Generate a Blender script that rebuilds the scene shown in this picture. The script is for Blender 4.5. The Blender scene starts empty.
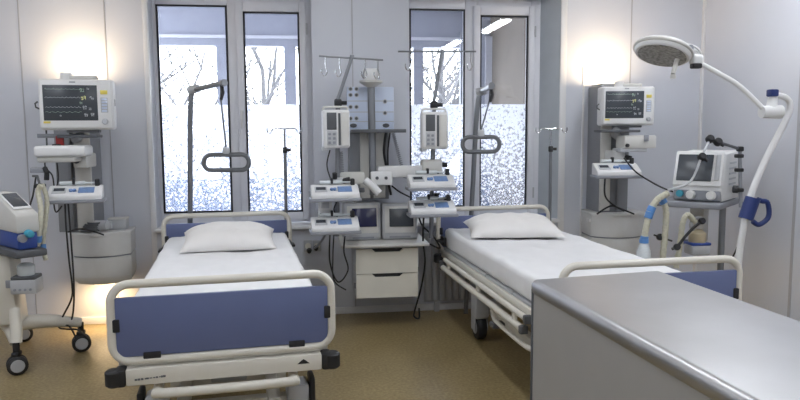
import bpy, bmesh, math, random
from mathutils import Vector, Matrix, noise
R = math.radians
random.seed(7)
S = bpy.context.scene
COL = S.collection

# ------------------------------------------------------------------ camera
F_PX, CAM_H = 690.0, 1.5
yaw, pit, rol = R(7.6), R(5.9), R(.36)
fw = Vector((math.sin(yaw)*math.cos(pit), math.cos(yaw)*math.cos(pit), -math.sin(pit)))
r0 = Vector((math.cos(yaw), -math.sin(yaw), 0)); u0 = r0.cross(fw)
rt = r0*math.cos(rol) - u0*math.sin(rol); up = u0*math.cos(rol) + r0*math.sin(rol)
CAM = Vector((0, 0, CAM_H))
def P(px, py, x=None, y=None, z=None):
    """world point seen at a photo position, at a given real x, y or z"""
    d = fw + rt*((px-400)/F_PX) + up*((200-py)/F_PX)
    for i, v in enumerate((x, y, z)):
        if v is not None: return CAM + d*((v-CAM[i])/d[i])
cd = bpy.data.cameras.new('camera'); cam = bpy.data.objects.new('camera', cd); COL.objects.link(cam)
cd.sensor_width = 36; cd.lens = 36*F_PX/800; cd.clip_start = .05
m = Matrix((rt, up, -fw)).transposed().to_4x4(); m.translation = CAM; cam.matrix_world = m
S.camera = cam

# ------------------------------------------------------------------ materials
def mat(name, col, rough=.5, metal=0, var=.06, scale=8, bump=0, bscale=200, emit=None, es=0, coat=0):
    m = bpy.data.materials.new(name); m.use_nodes = True
    nt = m.node_tree; b = nt.nodes['Principled BSDF']
    b.inputs['Roughness'].default_value = rough; b.inputs['Metallic'].default_value = metal
    b.inputs['Coat Weight'].default_value = coat
    tc = nt.nodes.new('ShaderNodeTexCoord'); n = nt.nodes.new('ShaderNodeTexNoise')
    n.inputs['Scale'].default_value = scale; n.inputs['Detail'].default_value = 3
    nt.links.new(tc.outputs['Object'], n.inputs['Vector'])
    rp = nt.nodes.new('ShaderNodeValToRGB')
    rp.color_ramp.elements[0].position = .3; rp.color_ramp.elements[1].position = .7
    rp.color_ramp.elements[0].color = [c*(1-var) for c in col]+[1]
    rp.color_ramp.elements[1].color = [min(1, c*(1+var)) for c in col]+[1]
    nt.links.new(n.outputs['Fac'], rp.inputs['Fac']); nt.links.new(rp.outputs['Color'], b.inputs['Base Color'])
    if bump:
        n2 = nt.nodes.new('ShaderNodeTexNoise'); n2.inputs['Scale'].default_value = bscale
        nt.links.new(tc.outputs['Object'], n2.inputs['Vector'])
        bp = nt.nodes.new('ShaderNodeBump'); bp.inputs['Strength'].default_value = bump; bp.inputs['Distance'].default_value = .002
        nt.links.new(n2.outputs['Fac'], bp.inputs['Height']); nt.links.new(bp.outputs['Normal'], b.inputs['Normal'])
    if emit:
        b.inputs['Emission Color'].default_value = list(emit)+[1]; b.inputs['Emission Strength'].default_value = es
    return m
M = {}
M['wall'] = mat('wall_panel', (.62, .64, .70), .34, var=.02, scale=2)
M['trim'] = mat('white_trim', (.74, .74, .75), .4, var=.02)
M['joint'] = mat('panel_joint', (.42, .42, .45), .4, var=.02)
M['reveal'] = mat('reveal_plaster', (.50, .54, .58), .6, var=.03)
M['ceil'] = mat('ceiling_white', (.72, .72, .73), .7, var=.02)
M['pvc'] = mat('window_pvc', (.70, .71, .76), .35, var=.02)
M['gasket'] = mat('gasket', (.02, .02, .025), .6)
M['white'] = mat('white_plastic', (.74, .74, .74), .38, var=.03)
M['offw'] = mat('off_white_plastic', (.62, .61, .58), .42, var=.04)
M['cream'] = mat('cream_enamel', (.70, .67, .60), .32, var=.03)
M['drawer'] = mat('drawer_laminate', (.68, .655, .58), .4, var=.03)
M['drawerg'] = mat('grey_drawer', (.64, .64, .63), .45, var=.03)
M['lgrey'] = mat('light_grey_plastic', (.46, .47, .49), .42, var=.04)
M['grey'] = mat('grey_plastic', (.27, .28, .31), .45, var=.04)
M['colgrey'] = mat('column_grey', (.24, .25, .27), .42, var=.04)
M['dgrey'] = mat('dark_grey_plastic', (.09, .095, .105), .5, var=.08)
M['black'] = mat('black_rubber', (.016, .016, .018), .55, var=.1)
M['gloss'] = mat('screen_glass', (.055, .063, .075), .25, var=.05)
M['bscreen'] = mat('blue_screen', (.02, .022, .075), .22, var=.05)
M['steel'] = mat('brushed_steel', (.46, .46, .47), .40, 1, var=.05, scale=4)
M['pole'] = mat('grey_pole_metal', (.24, .25, .27), .38, .6, var=.05)
M['chrome'] = mat('chrome', (.62, .63, .65), .2, 1, var=.02)
M['counter'] = mat('counter_side', (.345, .335, .32), .42, var=.02)
M['handle'] = mat('handle_grey', (.12, .125, .135), .5, var=.04)
M['blue'] = mat('blue_laminate', (.125, .155, .30), .42, var=.05, scale=3, coat=.1)
M['navy'] = mat('navy_plastic', (.012, .03, .15), .4, var=.05)
M['royal'] = mat('royal_blue_plastic', (.03, .07, .30), .4, var=.05)
M['keyblue'] = mat('keypad_blue', (.16, .26, .48), .45, var=.1, scale=60)
M['teal'] = mat('teal_plastic', (.05, .32, .45), .4)
M['socket'] = mat('pale_blue_panel', (.57, .64, .78), .4, var=.02)
M['linen'] = mat('white_linen', (.80, .80, .81), .85, var=.02, bump=.25, bscale=60)
M['pillow'] = mat('pillow_linen', (.77, .75, .73), .9, var=.02, bump=.25, bscale=60)
M['hose'] = mat('beige_hose', (.55, .53, .42), .5, var=.12, scale=60)
M['hoseblue'] = mat('hose_cuff_blue', (.10, .25, .55), .4)
M['amber'] = mat('yellow_label', (.75, .62, .12), .5)
M['red'] = mat('dark_red_plastic', (.30, .02, .02), .5)
M['tan'] = mat('tan_plastic', (.50, .42, .28), .5, var=.1)
M['bottle'] = mat('translucent_bottle', (.62, .66, .68), .25, var=.05)
M['bark'] = mat('bare_bark', (.075, .075, .08), .9, var=.2)
M['snow'] = mat('snow', (.85, .87, .92), .9, var=.02)
M['extgrey'] = mat('balcony_grey', (.34, .35, .40), .7, var=.05)
M['extlight'] = mat('balcony_light', (.62, .62, .66), .7, var=.03)
M['extbeige'] = mat('balcony_beige', (.17, .145, .12), .8, var=.08, scale=3)
M['exttint'] = mat('parapet_blue_grey', (.15, .20, .30), .8, var=.1)
M['lampface'] = mat('lamp_lens', (.26, .26, .25), .35, var=.5, scale=55)
def emis(name, col, s):
    return mat(name, col, .5, emit=col, es=s)
M['tgreen'] = emis('trace_green', (.36, .50, .40), .22)
M['twhite'] = emis('trace_white', (.5, .53, .56), .3)
M['tyellow'] = emis('trace_yellow', (.7, .7, .3), .4)
M['warm'] = emis('warm_lamp', (1, .80, .50), 3)
M['tube'] = emis('fluorescent', (.92, .955, 1), 25)

def floor_mat():
    m = bpy.data.materials.new('linoleum'); m.use_nodes = True; nt = m.node_tree; b = nt.nodes['Principled BSDF']
    tc = nt.nodes.new('ShaderNodeTexCoord')
    n1 = nt.nodes.new('ShaderNodeTexNoise'); n1.inputs['Scale'].default_value = 55; n1.inputs['Detail'].default_value = 4
    n2 = nt.nodes.new('ShaderNodeTexNoise'); n2.inputs['Scale'].default_value = 3; n2.inputs['Detail'].default_value = 3
    for n in (n1, n2): nt.links.new(tc.outputs['Object'], n.inputs['Vector'])
    r1 = nt.nodes.new('ShaderNodeValToRGB')
    r1.color_ramp.elements[0].position = .35; r1.color_ramp.elements[0].color = (.25, .185, .085, 1)
    r1.color_ramp.elements[1].position = .68; r1.color_ramp.elements[1].color = (.385, .30, .15, 1)
    r2 = nt.nodes.new('ShaderNodeValToRGB')
    r2.color_ramp.elements[0].position = .3; r2.color_ramp.elements[0].color = (.86, .86, .84, 1)
    r2.color_ramp.elements[1].position = .7; r2.color_ramp.elements[1].color = (1, 1, 1, 1)
    mx = nt.nodes.new('ShaderNodeMix'); mx.data_type = 'RGBA'; mx.blend_type = 'MULTIPLY'; mx.inputs[0].default_value = 1
    nt.links.new(n1.outputs['Fac'], r1.inputs['Fac']); nt.links.new(n2.outputs['Fac'], r2.inputs['Fac'])
    nt.links.new(r1.outputs['Color'], mx.inputs[6]); nt.links.new(r2.outputs['Color'], mx.inputs[7])
    nt.links.new(mx.outputs[2], b.inputs['Base Color']); b.inputs['Roughness'].default_value = .33
    return m
M['floor'] = floor_mat()

def glass_mat():
    m = bpy.data.materials.new('window_glass'); m.use_nodes = True; nt = m.node_tree
    for n in list(nt.nodes): nt.nodes.remove(n)
    o = nt.nodes.new('ShaderNodeOutputMaterial'); t = nt.nodes.new('ShaderNodeBsdfTransparent')
    t.inputs[0].default_value = (.95, .96, .97, 1)
    g = nt.nodes.new('ShaderNodeBsdfGlossy'); g.inputs['Roughness'].default_value = 0.02
    fr = nt.nodes.new('ShaderNodeFresnel'); fr.inputs[0].default_value = 1.6
    mx = nt.nodes.new('ShaderNodeMixShader')
    nt.links.new(fr.outputs[0], mx.inputs[0]); nt.links.new(t.outputs[0], mx.inputs[1]); nt.links.new(g.outputs[0], mx.inputs[2])
    nt.links.new(mx.outputs[0], o.inputs[0]); return m
M['glass'] = glass_mat()

def film_mat():
    # pebble-patterned frosted film: pale flakes with clearer gaps between
    m = bpy.data.materials.new('frosted_film'); m.use_nodes = True; nt = m.node_tree
    for n in list(nt.nodes): nt.nodes.remove(n)
    o = nt.nodes.new('ShaderNodeOutputMaterial')
    tc = nt.nodes.new('ShaderNodeTexCoord')
    v = nt.nodes.new('ShaderNodeTexVoronoi'); v.inputs['Scale'].default_value = 52
    v.feature = 'F1'
    nz = nt.nodes.new('ShaderNodeTexNoise'); nz.inputs['Scale'].default_value = 30; nz.inputs['Detail'].default_value = 4
    nt.links.new(tc.outputs['Object'], v.inputs['Vector']); nt.links.new(tc.outputs['Object'], nz.inputs['Vector'])
    ad = nt.nodes.new('ShaderNodeMath'); ad.operation = 'MULTIPLY_ADD'; ad.inputs[1].default_value = .9
    nt.links.new(nz.outputs['Fac'], ad.inputs[0]); nt.links.new(v.outputs['Distance'], ad.inputs[2])
    rp = nt.nodes.new('ShaderNodeValToRGB')
    rp.color_ramp.elements[0].position = .66; rp.color_ramp.elements[0].color = (1, 1, 1, 1)
    rp.color_ramp.elements[1].position = .95; rp.color_ramp.elements[1].color = (.12, .12, .12, 1)
    sx = nt.nodes.new('ShaderNodeSeparateXYZ'); nt.links.new(tc.outputs['Object'], sx.inputs[0])
    gz = nt.nodes.new('ShaderNodeMath'); gz.operation = 'MULTIPLY_ADD'; gz.inputs[1].default_value = -.55; gz.inputs[2].default_value = .46
    nt.links.new(sx.outputs['Z'], gz.inputs[0])
    sm = nt.nodes.new('ShaderNodeMath'); sm.operation = 'ADD'
    nt.links.new(ad.outputs[0], sm.inputs[0]); nt.links.new(gz.outputs[0], sm.inputs[1])
    nt.links.new(sm.outputs[0], rp.inputs['Fac'])
    tl = nt.nodes.new('ShaderNodeBsdfTranslucent'); tl.inputs[0].default_value = (.92, .93, .96, 1)
    df = nt.nodes.new('ShaderNodeBsdfDiffuse'); df.inputs[0].default_value = (.85, .86, .9, 1)
    m1 = nt.nodes.new('ShaderNodeMixShader'); m1.inputs[0].default_value = .15
    nt.links.new(tl.outputs[0], m1.inputs[1]); nt.links.new(df.outputs[0], m1.inputs[2])
    tr = nt.nodes.new('ShaderNodeBsdfTransparent'); tr.inputs[0].default_value = (.9, .92, .97, 1)
    m2 = nt.nodes.new('ShaderNodeMixShader')
    nt.links.new(rp.outputs['Color'], m2.inputs[0]); nt.links.new(tr.outputs[0], m2.inputs[1]); nt.links.new(m1.outputs[0], m2.inputs[2])
    nt.links.new(m2.outputs[0], o.inputs[0]); return m
M['film'] = film_mat()

# ------------------------------------------------------------------ mesh helpers
def catmull(pts, n=6):
    pts = [Vector(p) for p in pts]
    if len(pts) < 3: return pts
    out = []
    for i in range(len(pts)-1):
        p0 = pts[max(i-1, 0)]; p1 = pts[i]; p2 = pts[i+1]; p3 = pts[min(i+2, len(pts)-1)]
        for k in range(n):
            t = k/n
            out.append(.5*((2*p1)+(p2-p0)*t+(2*p0-5*p1+4*p2-p3)*t*t+(3*p1-p0-3*p2+p3)*t**3))
    out.append(pts[-1]); return out
class MB:
    def __init__(s): s.b = bmesh.new(); s.M = Matrix.Identity(4)
    def _v(s, co): return s.b.verts.new(s.M @ Vector(co))
    def box(s, c, d, bev=0, seg=2, rot=None):
        t = bmesh.new(); bmesh.ops.create_cube(t, size=1)
        for v in t.verts: v.co = Vector((v.co.x*d[0], v.co.y*d[1], v.co.z*d[2]))
        if bev: bmesh.ops.bevel(t, geom=t.edges[:], offset=min(bev, min(d)*.49), segments=seg, profile=.5, affect='EDGES')
        T = Matrix.Translation(c)
        if rot is not None: T = T @ rot.to_4x4()
        return s._merge(t, T)
    def _merge(s, t, T=Matrix.Identity(4)):
        T = s.M @ T; mp = {v: s.b.verts.new(T @ v.co) for v in t.verts}
        for f in t.faces:
            try: s.b.faces.new([mp[v] for v in f.verts])
            except ValueError: pass
        t.free(); return s
    def bb(s, x0, x1, y0, y1, z0, z1, bev=0, seg=2):
        return s.box(((x0+x1)/2, (y0+y1)/2, (z0+z1)/2), (abs(x1-x0), abs(y1-y0), abs(z1-z0)), bev, seg)
    def tube(s, pts, r, seg=10, closed=False, smooth=0, cap=True):
        pts = [Vector(p) for p in pts]
        if smooth: pts = catmull(pts, smooth)
        n = len(pts); rings = []; nrm = None
        rr = r if callable(r) else (lambda t: r)
        for i, p in enumerate(pts):
            a = pts[(i-1) % n] if (closed or i > 0) else p
            b = pts[(i+1) % n] if (closed or i < n-1) else p
            t = (b-a).normalized() if (b-a).length > 1e-9 else Vector((0, 0, 1))
            if nrm is None:
                nrm = t.orthogonal().normalized()
            else:
                nrm = (nrm - t*nrm.dot(t))
                nrm = nrm.normalized() if nrm.length > 1e-6 else t.orthogonal().normalized()
            bi = t.cross(nrm); q = rr(i/max(1, n-1))
            rings.append([s._v(p+(nrm*math.cos(2*math.pi*k/seg)+bi*math.sin(2*math.pi*k/seg))*q) for k in range(seg)])
        for i in range(n if closed else n-1):
            A, B = rings[i], rings[(i+1) % n]
            for k in range(seg): s.b.faces.new((A[k], A[(k+1) % seg], B[(k+1) % seg], B[k]))
        if cap and not closed:
            s.b.faces.new(rings[0][::-1]); s.b.faces.new(rings[-1])
        return s
    def cyl(s, a, b, r, r2=None, seg=20):
        r2 = r if r2 is None else r2
        return s.tube([a, b], lambda t: r+(r2-r)*t, seg)
    def lathe(s, prof, c=(0, 0, 0), seg=28, axis='z', rot=None):
        T = Matrix.Translation(c)
        if rot is not None: T = T @ rot.to_4x4()
        rings = []
        for rad, h in prof:
            rings.append([s._v(T @ Vector((rad*math.cos(2*math.pi*k/seg), rad*math.sin(2*math.pi*k/seg), h))) for k in range(seg)])
        for A, B in zip(rings, rings[1:]):
            for k in range(seg): s.b.faces.new((A[k], A[(k+1) % seg], B[(k+1) % seg], B[k]))
        s.b.faces.new(rings[0][::-1]); s.b.faces.new(rings[-1]); return s
    def prism(s, poly, axis, a, b, bev=0):
        t = bmesh.new()
        def mk(u, v, w):
            return {'x': (w, u, v), 'y': (u, w, v), 'z': (u, v, w)}[axis]
        A = [t.verts.new(mk(u, v, a)) for u, v in poly]; B = [t.verts.new(mk(u, v, b)) for u, v in poly]
        n = len(poly)
        t.faces.new(A[::-1]); t.faces.new(B)
        for i in range(n): t.faces.new((A[i], A[(i+1) % n], B[(i+1) % n], B[i]))
        if bev: bmesh.ops.bevel(t, geom=t.edges[:], offset=bev, segments=2, profile=.5, affect='EDGES')
        return s._merge(t)
WM = {}
def link(o, parent=None):
    COL.objects.link(o)
    if parent is not None: o.parent = parent
def build(name, mb, mt, parent=None, world=False, sharp=38):
    me = bpy.data.meshes.new(name)
    bmesh.ops.recalc_face_normals(mb.b, faces=mb.b.faces[:])
    mb.b.to_mesh(me); mb.b.free()
    if world and parent is not None: me.transform(WM[parent.name].inverted())
    me.polygons.foreach_set('use_smooth', [True]*len(me.polygons)); me.set_sharp_from_angle(angle=R(sharp))
    me.materials.append(M[mt] if isinstance(mt, str) else mt)
    o = bpy.data.objects.new(name, me); link(o, parent)
    WM[o.name] = WM[parent.name] if parent is not None else Matrix.Identity(4)
    return o
def tag(o, label=None, cat=None, group=None, kind=None):
    for k, v in (('label', label), ('category', cat), ('group', group), ('kind', kind)):
        if v: o[k] = v
    return o
def thing(name, label, cat, loc=(0, 0, 0), rz=0, group=None):
    o = bpy.data.objects.new(name, None); link(o); o.empty_display_size = .1
    o.location = loc; o.rotation_euler = (0, 0, rz)
    WM[o.name] = Matrix.Translation(loc) @ Matrix.Rotation(rz, 4, 'Z')
    return tag(o, label, cat, group)
def dup(root, loc, rz, label):
    def cp(o, par):
        c = o.copy(); link(c); c.parent = par
        for ch in [k for k in ORIG if k.parent == o]: cp(ch, c)
        return c
    ORIG = list(COL.objects)
    r = cp(root, None); r.location = loc; r.rotation_euler = (0, 0, rz); r['label'] = label
    WM[r.name] = Matrix.Translation(loc) @ Matrix.Rotation(rz, 4, 'Z')
    return r
def struct(name, mb, mt):
    return tag(build(name, mb, mt), kind='structure')
def rrect(w0, w1, h0, h1, r, n=5, plane='xz', d=0):
    pts = []
    for cx, cy, a0 in ((w1-r, h1-r, 0), (w0+r, h1-r, 90), (w0+r, h0+r, 180), (w1-r, h0+r, 270)):
        for k in range(n+1):
            a = R(a0+90*k/n); u, v = cx+r*math.cos(a), cy+r*math.sin(a)
            pts.append((u, d, v) if plane == 'xz' else (u, v, d))
    return pts
RX = lambda a: Matrix.Rotation(R(a), 3, 'X')
RY = lambda a: Matrix.Rotation(R(a), 3, 'Y')
RZ = lambda a: Matrix.Rotation(R(a), 3, 'Z')

# ------------------------------------------------------------------ room shell
W = 5.53; WF = 5.73; XL, XR, YB, ZC = -3.1, 3.33, -2.4, 2.95
N1, N2, SILL, TOP = (-1.18, .05), (.82, 2.075), .74, 2.56
struct('floor', MB().bb(XL-.2, XR+.2, YB-.2, 5.95, -.12, 0), 'floor')
struct('ceiling', MB().bb(XL-.2, XR+.2, YB-.2, 5.95, ZC, ZC+.12), 'ceil')
wb = MB()
for x0, x1 in ((XL, N1[0]), (N1[1], N2[0]), (N2[1], XR+.2)): wb.bb(x0, x1, W, 5.95, 0, ZC)
for x0, x1 in (N1, N2):
    wb.bb(x0, x1, W, 5.95, 0, SILL-.03); wb.bb(x0, x1, W, 5.95, TOP, ZC)
struct('wall_back', wb, 'wall')
struct('wall_right', MB().bb(XR, XR+.2, YB, W, 0, ZC), 'wall')
struct('wall_left', MB().bb(XL-.2, XL, YB, 5.95, 0, ZC), 'wall')
struct('wall_front', MB().bb(XL-.2, XR+.2, YB-.2, YB, 0, ZC), 'wall')
# panel joints and corner profiles
jn = 1
for x in (-2.093, -1.487, .367, 2.682):
    struct('trim_%d' % jn, MB().bb(x-.004, x+.004, W-.004, W+.01, .05, ZC), 'joint'); jn += 1
for x0, x1 in ((N1[0]-.035, N1[0]+.004), (N2[1]-.004, N2[1]+.05)):
    struct('trim_%d' % jn, MB().bb(x0, x1, W-.012, W+.03, .05, ZC, .003), 'trim'); jn += 1
struct('trim_%d' % jn, MB().bb(2.268, 2.286, W-.008, W+.01, .05, 2.0, .002), 'trim'); jn += 1
struct('trim_%d' % jn, MB().bb(XR-.022, XR+.01, W-.022, W+.01, .05, ZC, .004), 'trim'); jn += 1
for y in (4.335, 3.0):
    struct('trim_%d' % jn, MB().bb(XR-.005, XR+.01, y-.012, y+.012, .05, ZC), 'joint'); jn += 1
struct('baseboard_back', MB().bb(XL, XR, W-.015, W+.01, 0, .055, .003), 'trim')
struct('baseboard_right', MB().bb(XR-.015, XR+.01, YB, W-.015, 0, .055, .003), 'trim')
struct('baseboard_left', MB().bb(XL-.01, XL+.015, YB, W-.015, 0, .055, .003), 'trim')

# windows: fixed pane left, opening sash right
def window(k, x0, x1, gx0, gx1, sx0, sx1):
    fr = MB(); z0, z1 = SILL+.0, TOP
    fr.bb(x0-.01, gx0, WF-.03, WF+.06, z0, z1, .004)                       # jambs
    fr.bb(gx1, sx0-.03, WF-.03, WF+.06, z0, z1, .004)
    fr.bb(sx1+.025, x1+.01, WF-.03, WF+.06, z0, z1, .004)
    for a, b in ((z0, .835), (2.475, z1)): fr.bb(gx0, gx1, WF-.03, WF+.06, a, b, .004)
    for a, b in ((z0, .80), (2.455, z1)): fr.bb(sx0-.03, sx1+.025, WF-.03, WF+.06, a, b, .004)
    w = struct('window_%d' % k, fr, 'pvc')
    sa = MB(); a0, a1, b0, b1 = sx0-.055, sx1+.05, .765, 2.505
    for q in ((a0, sx0, b0, b1), (sx1, a1, b0, b1), (sx0, sx1, b0, .825), (sx0, sx1, 2.43, b1)):
        sa.bb(q[0], q[1], WF-.055, WF+.04, q[2], q[3], .006)
    sash = build('window_sash', sa, 'pvc', w)
    hd = MB().box(((a0+sx0)/2, WF-.06, 1.62), (.024, .012, .07), .003).box(((a0+sx0)/2, WF-.078, 1.58), (.018, .014, .13), .004)
    build('window_handle', hd, 'white', sash)
    hg = MB()
    for z in (.95, 2.3): hg.cyl((a1+.006, WF-.05, z-.045), (a1+.006, WF-.05, z+.045), .008)
    build('hinge', hg, 'lgrey', sash)
    for nm, q, par in (('gasket', (gx0, gx1, .835, 2.475), w), ('gasket', (sx0, sx1, .825, 2.43), sash)):
        g = MB(); t = .015
        for p in ((q[0], q[0]+t, q[2], q[3]), (q[1]-t, q[1], q[2], q[3]), (q[0], q[1], q[2], q[2]+t), (q[0], q[1], q[3]-t, q[3])):
            g.bb(p[0], p[1], WF-.034, WF-.026, p[2], p[3])
        build(nm, g, 'gasket', par)
        build('pane', MB().bb(q[0], q[1], WF-.004, WF, q[2], q[3]), 'glass', par)
        build('frosted_film', MB().bb(q[0]+.004, q[1]-.004, WF+.004, WF+.0046, q[2], 1.70), 'film', par)
    build('window_sill', MB().bb(x0-.0, x1+.0, W-.055, WF-.03, SILL-.03, SILL, .008), 'trim', w)
window(1, N1[0], N1[1], -1.150, -.609, -.486, -.045)
window(2, N2[0], N2[1], .845, 1.312, 1.438, 1.853)
# splayed plaster reveal filling the right side of the second niche
struct('trim_%d' % jn, MB().prism([(1.958, WF+.05), (1.958, WF-.03), (N2[1]-.006, W), (N2[1], W), (N2[1], WF+.05)], 'z', SILL, TOP), 'reveal'); jn += 1

# glazed balcony outside the windows, snow and bare trees beyond
bo = MB().bb(-3.4, 3.6, 7.2, 7.32, 2.34, 2.75); struct('wall_outer_lintel', bo, 'extgrey')
struct('trim_%d' % jn, MB().bb(-3.4, 3.6, 7.17, 7.2, 2.41, 2.44), 'extlight'); jn += 1
struct('wall_outer_parapet', MB().bb(-3.4, 3.6, 7.2, 7.32, -.1, 1.0), 'exttint')
struct('ceiling_balcony', MB().bb(-3.4, 3.6, 5.95, 7.6, 2.72, 2.82), 'extlight')
struct('floor_balcony', MB().bb(-3.4, 3.6, 5.95, 7.4, -.12, -.02), 'extgrey')
for x0, x1 in ((-.885, -.68), (-.215, -.10), (1.115, 1.215)):
    struct('trim_%d' % jn, MB().bb(x0, x1, 7.2, 7.3, 1.0, 2.34), 'extgrey'); jn += 1
struct('wall_outer_end', MB().bb(1.93, 2.05, 6.0, 7.2, -.1, 2.72), 'extbeige')
struct('trim_%d' % jn, MB().bb(1.86, 1.93, 7.12, 7.2, 1.0, 2.45), 'extlight'); jn += 1
struct('wall_outer_side', MB().bb(1.60, 1.86, 7.15, 7.2, 1.0, 2.5), 'extgrey')
struct('ground', MB().bb(-40, 40, 7.6, 90, -3.2, -3.0), 'snow')
def tree(x, y, h, label, seed):
    rnd = random.Random(seed); tr = MB(); br = MB(); tw = MB()
    def grow(p, d, l, r, lev):
        pts = [p]; q = p.copy(); dd = d.copy()
        for k in range(4):
            dd = (dd + Vector((rnd.uniform(-.18, .18), rnd.uniform(-.18, .18), rnd.uniform(-.02, .14)))).normalized()
            q = q + dd*(l/4); pts.append(q.copy())
        (tr if lev == 0 else br if lev < 3 else tw).tube(pts, lambda t: r*(1-.5*t), 4 if lev > 1 else 8)
        if lev >= 4: return
        for k in range(6 if lev < 1 else 4):
            a = rnd.choice(pts[1:]); ax = Vector((rnd.uniform(-1, 1), rnd.uniform(-1, 1), rnd.uniform(0, .6))).normalized()
            grow(a, (dd*.5 + ax*.9).normalized(), l*rnd.uniform(.5, .78), r*.55, lev+1)
    grow(Vector((0, 0, 0)), Vector((0, 0, 1)), h*.55, .16, 0)
    t = thing('bare_tree', label, 'tree', (x, y, -3.02), 0, 'bare trees beyond the balcony')
    build('trunk', tr, 'bark', t); build('branches', br, 'bark', t); build('twigs', tw, 'bark', t)
tree(-7.2, 24, 11, 'bare leafless tree at the left of the left window pane', 3)
tree(-2.9, 15, 8.6, 'bare leafless tree seen through the middle of the left window', 11)
tree(-2.0, 30, 13, 'bare leafless tree seen through the left window opening sash', 23)
tree(4.0, 19, 8.2, 'bare leafless tree seen through the right window', 31)

# ------------------------------------------------------------------ ceiling lights
for x, y, where in ((-2.3, 3.7, 'along the left wall, nearer the windows'), (-2.3, 1.4, 'along the left wall, nearer the door end'),
        (.35, 3.4, 'over the gap between the beds'), (.35, 1.1, 'in the middle of the ward'), (.35, -1.1, 'at the back of the middle row'),
        (2.6, 3.95, 'over the right bed, nearest the windows'), (2.6, 1.95, 'reflected at the top of the right window sash'), (2.45, -.2, 'at the back of the right row')):
    t = thing('ceiling_light', 'long fluorescent ceiling light ' + where, 'ceiling light', (x, y, ZC-.06), 0, 'fluorescent ceiling lights')
    build('housing', MB().bb(-.09, .09, -.62, .62, .02, .06, .006), 'white', t)
    build('diffuser', MB().bb(-.07, .07, -.6, .6, -.005, .02, .004), 'tube', t)

# ------------------------------------------------------------------ beds
def castor(parent, x, y, a=0, guard=0):
    f = MB(); f.M = Matrix.Translation((x, y, 0)) @ Matrix.Rotation(R(a), 4, 'Z')
    f.bb(-.052, .052, -.06, .075, .16, .34 if not guard else .30, .02); f.bb(-.05, -.04, -.03, .06, .07, .2, .004); f.bb(.04, .05, -.03, .06, .07, .2, .004)
    c = build('castor', f, 'lgrey', parent)
    w = MB(); w.M = f.M if False else Matrix.Translation((x, y, 0)) @ Matrix.Rotation(R(a), 4, 'Z')
    w.lathe([(.06, -.034), (.085, -.03), (.093, -.018), (.093, .018), (.085, .03), (.06, .034)], (0, .015, .093), 28, rot=RY(90))
    build('wheel', w, 'black', c)
    h = MB(); h.M = Matrix.Translation((x, y, 0)) @ Matrix.Rotation(R(a), 4, 'Z')
    for s in (-1, 1): h.cyl((s*.033, .015, .093), (s*.039, .015, .093), .052, .046, 24)
    build('hub', h, 'lgrey', c)
    if guard:
        sx = 1 if x > 0 else -1
        build('guard', MB().bb(x+sx*.054, x+sx*.082, y-.05, y+.07, .10, .325, .012), 'black', c)
BL = 2.30
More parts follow.
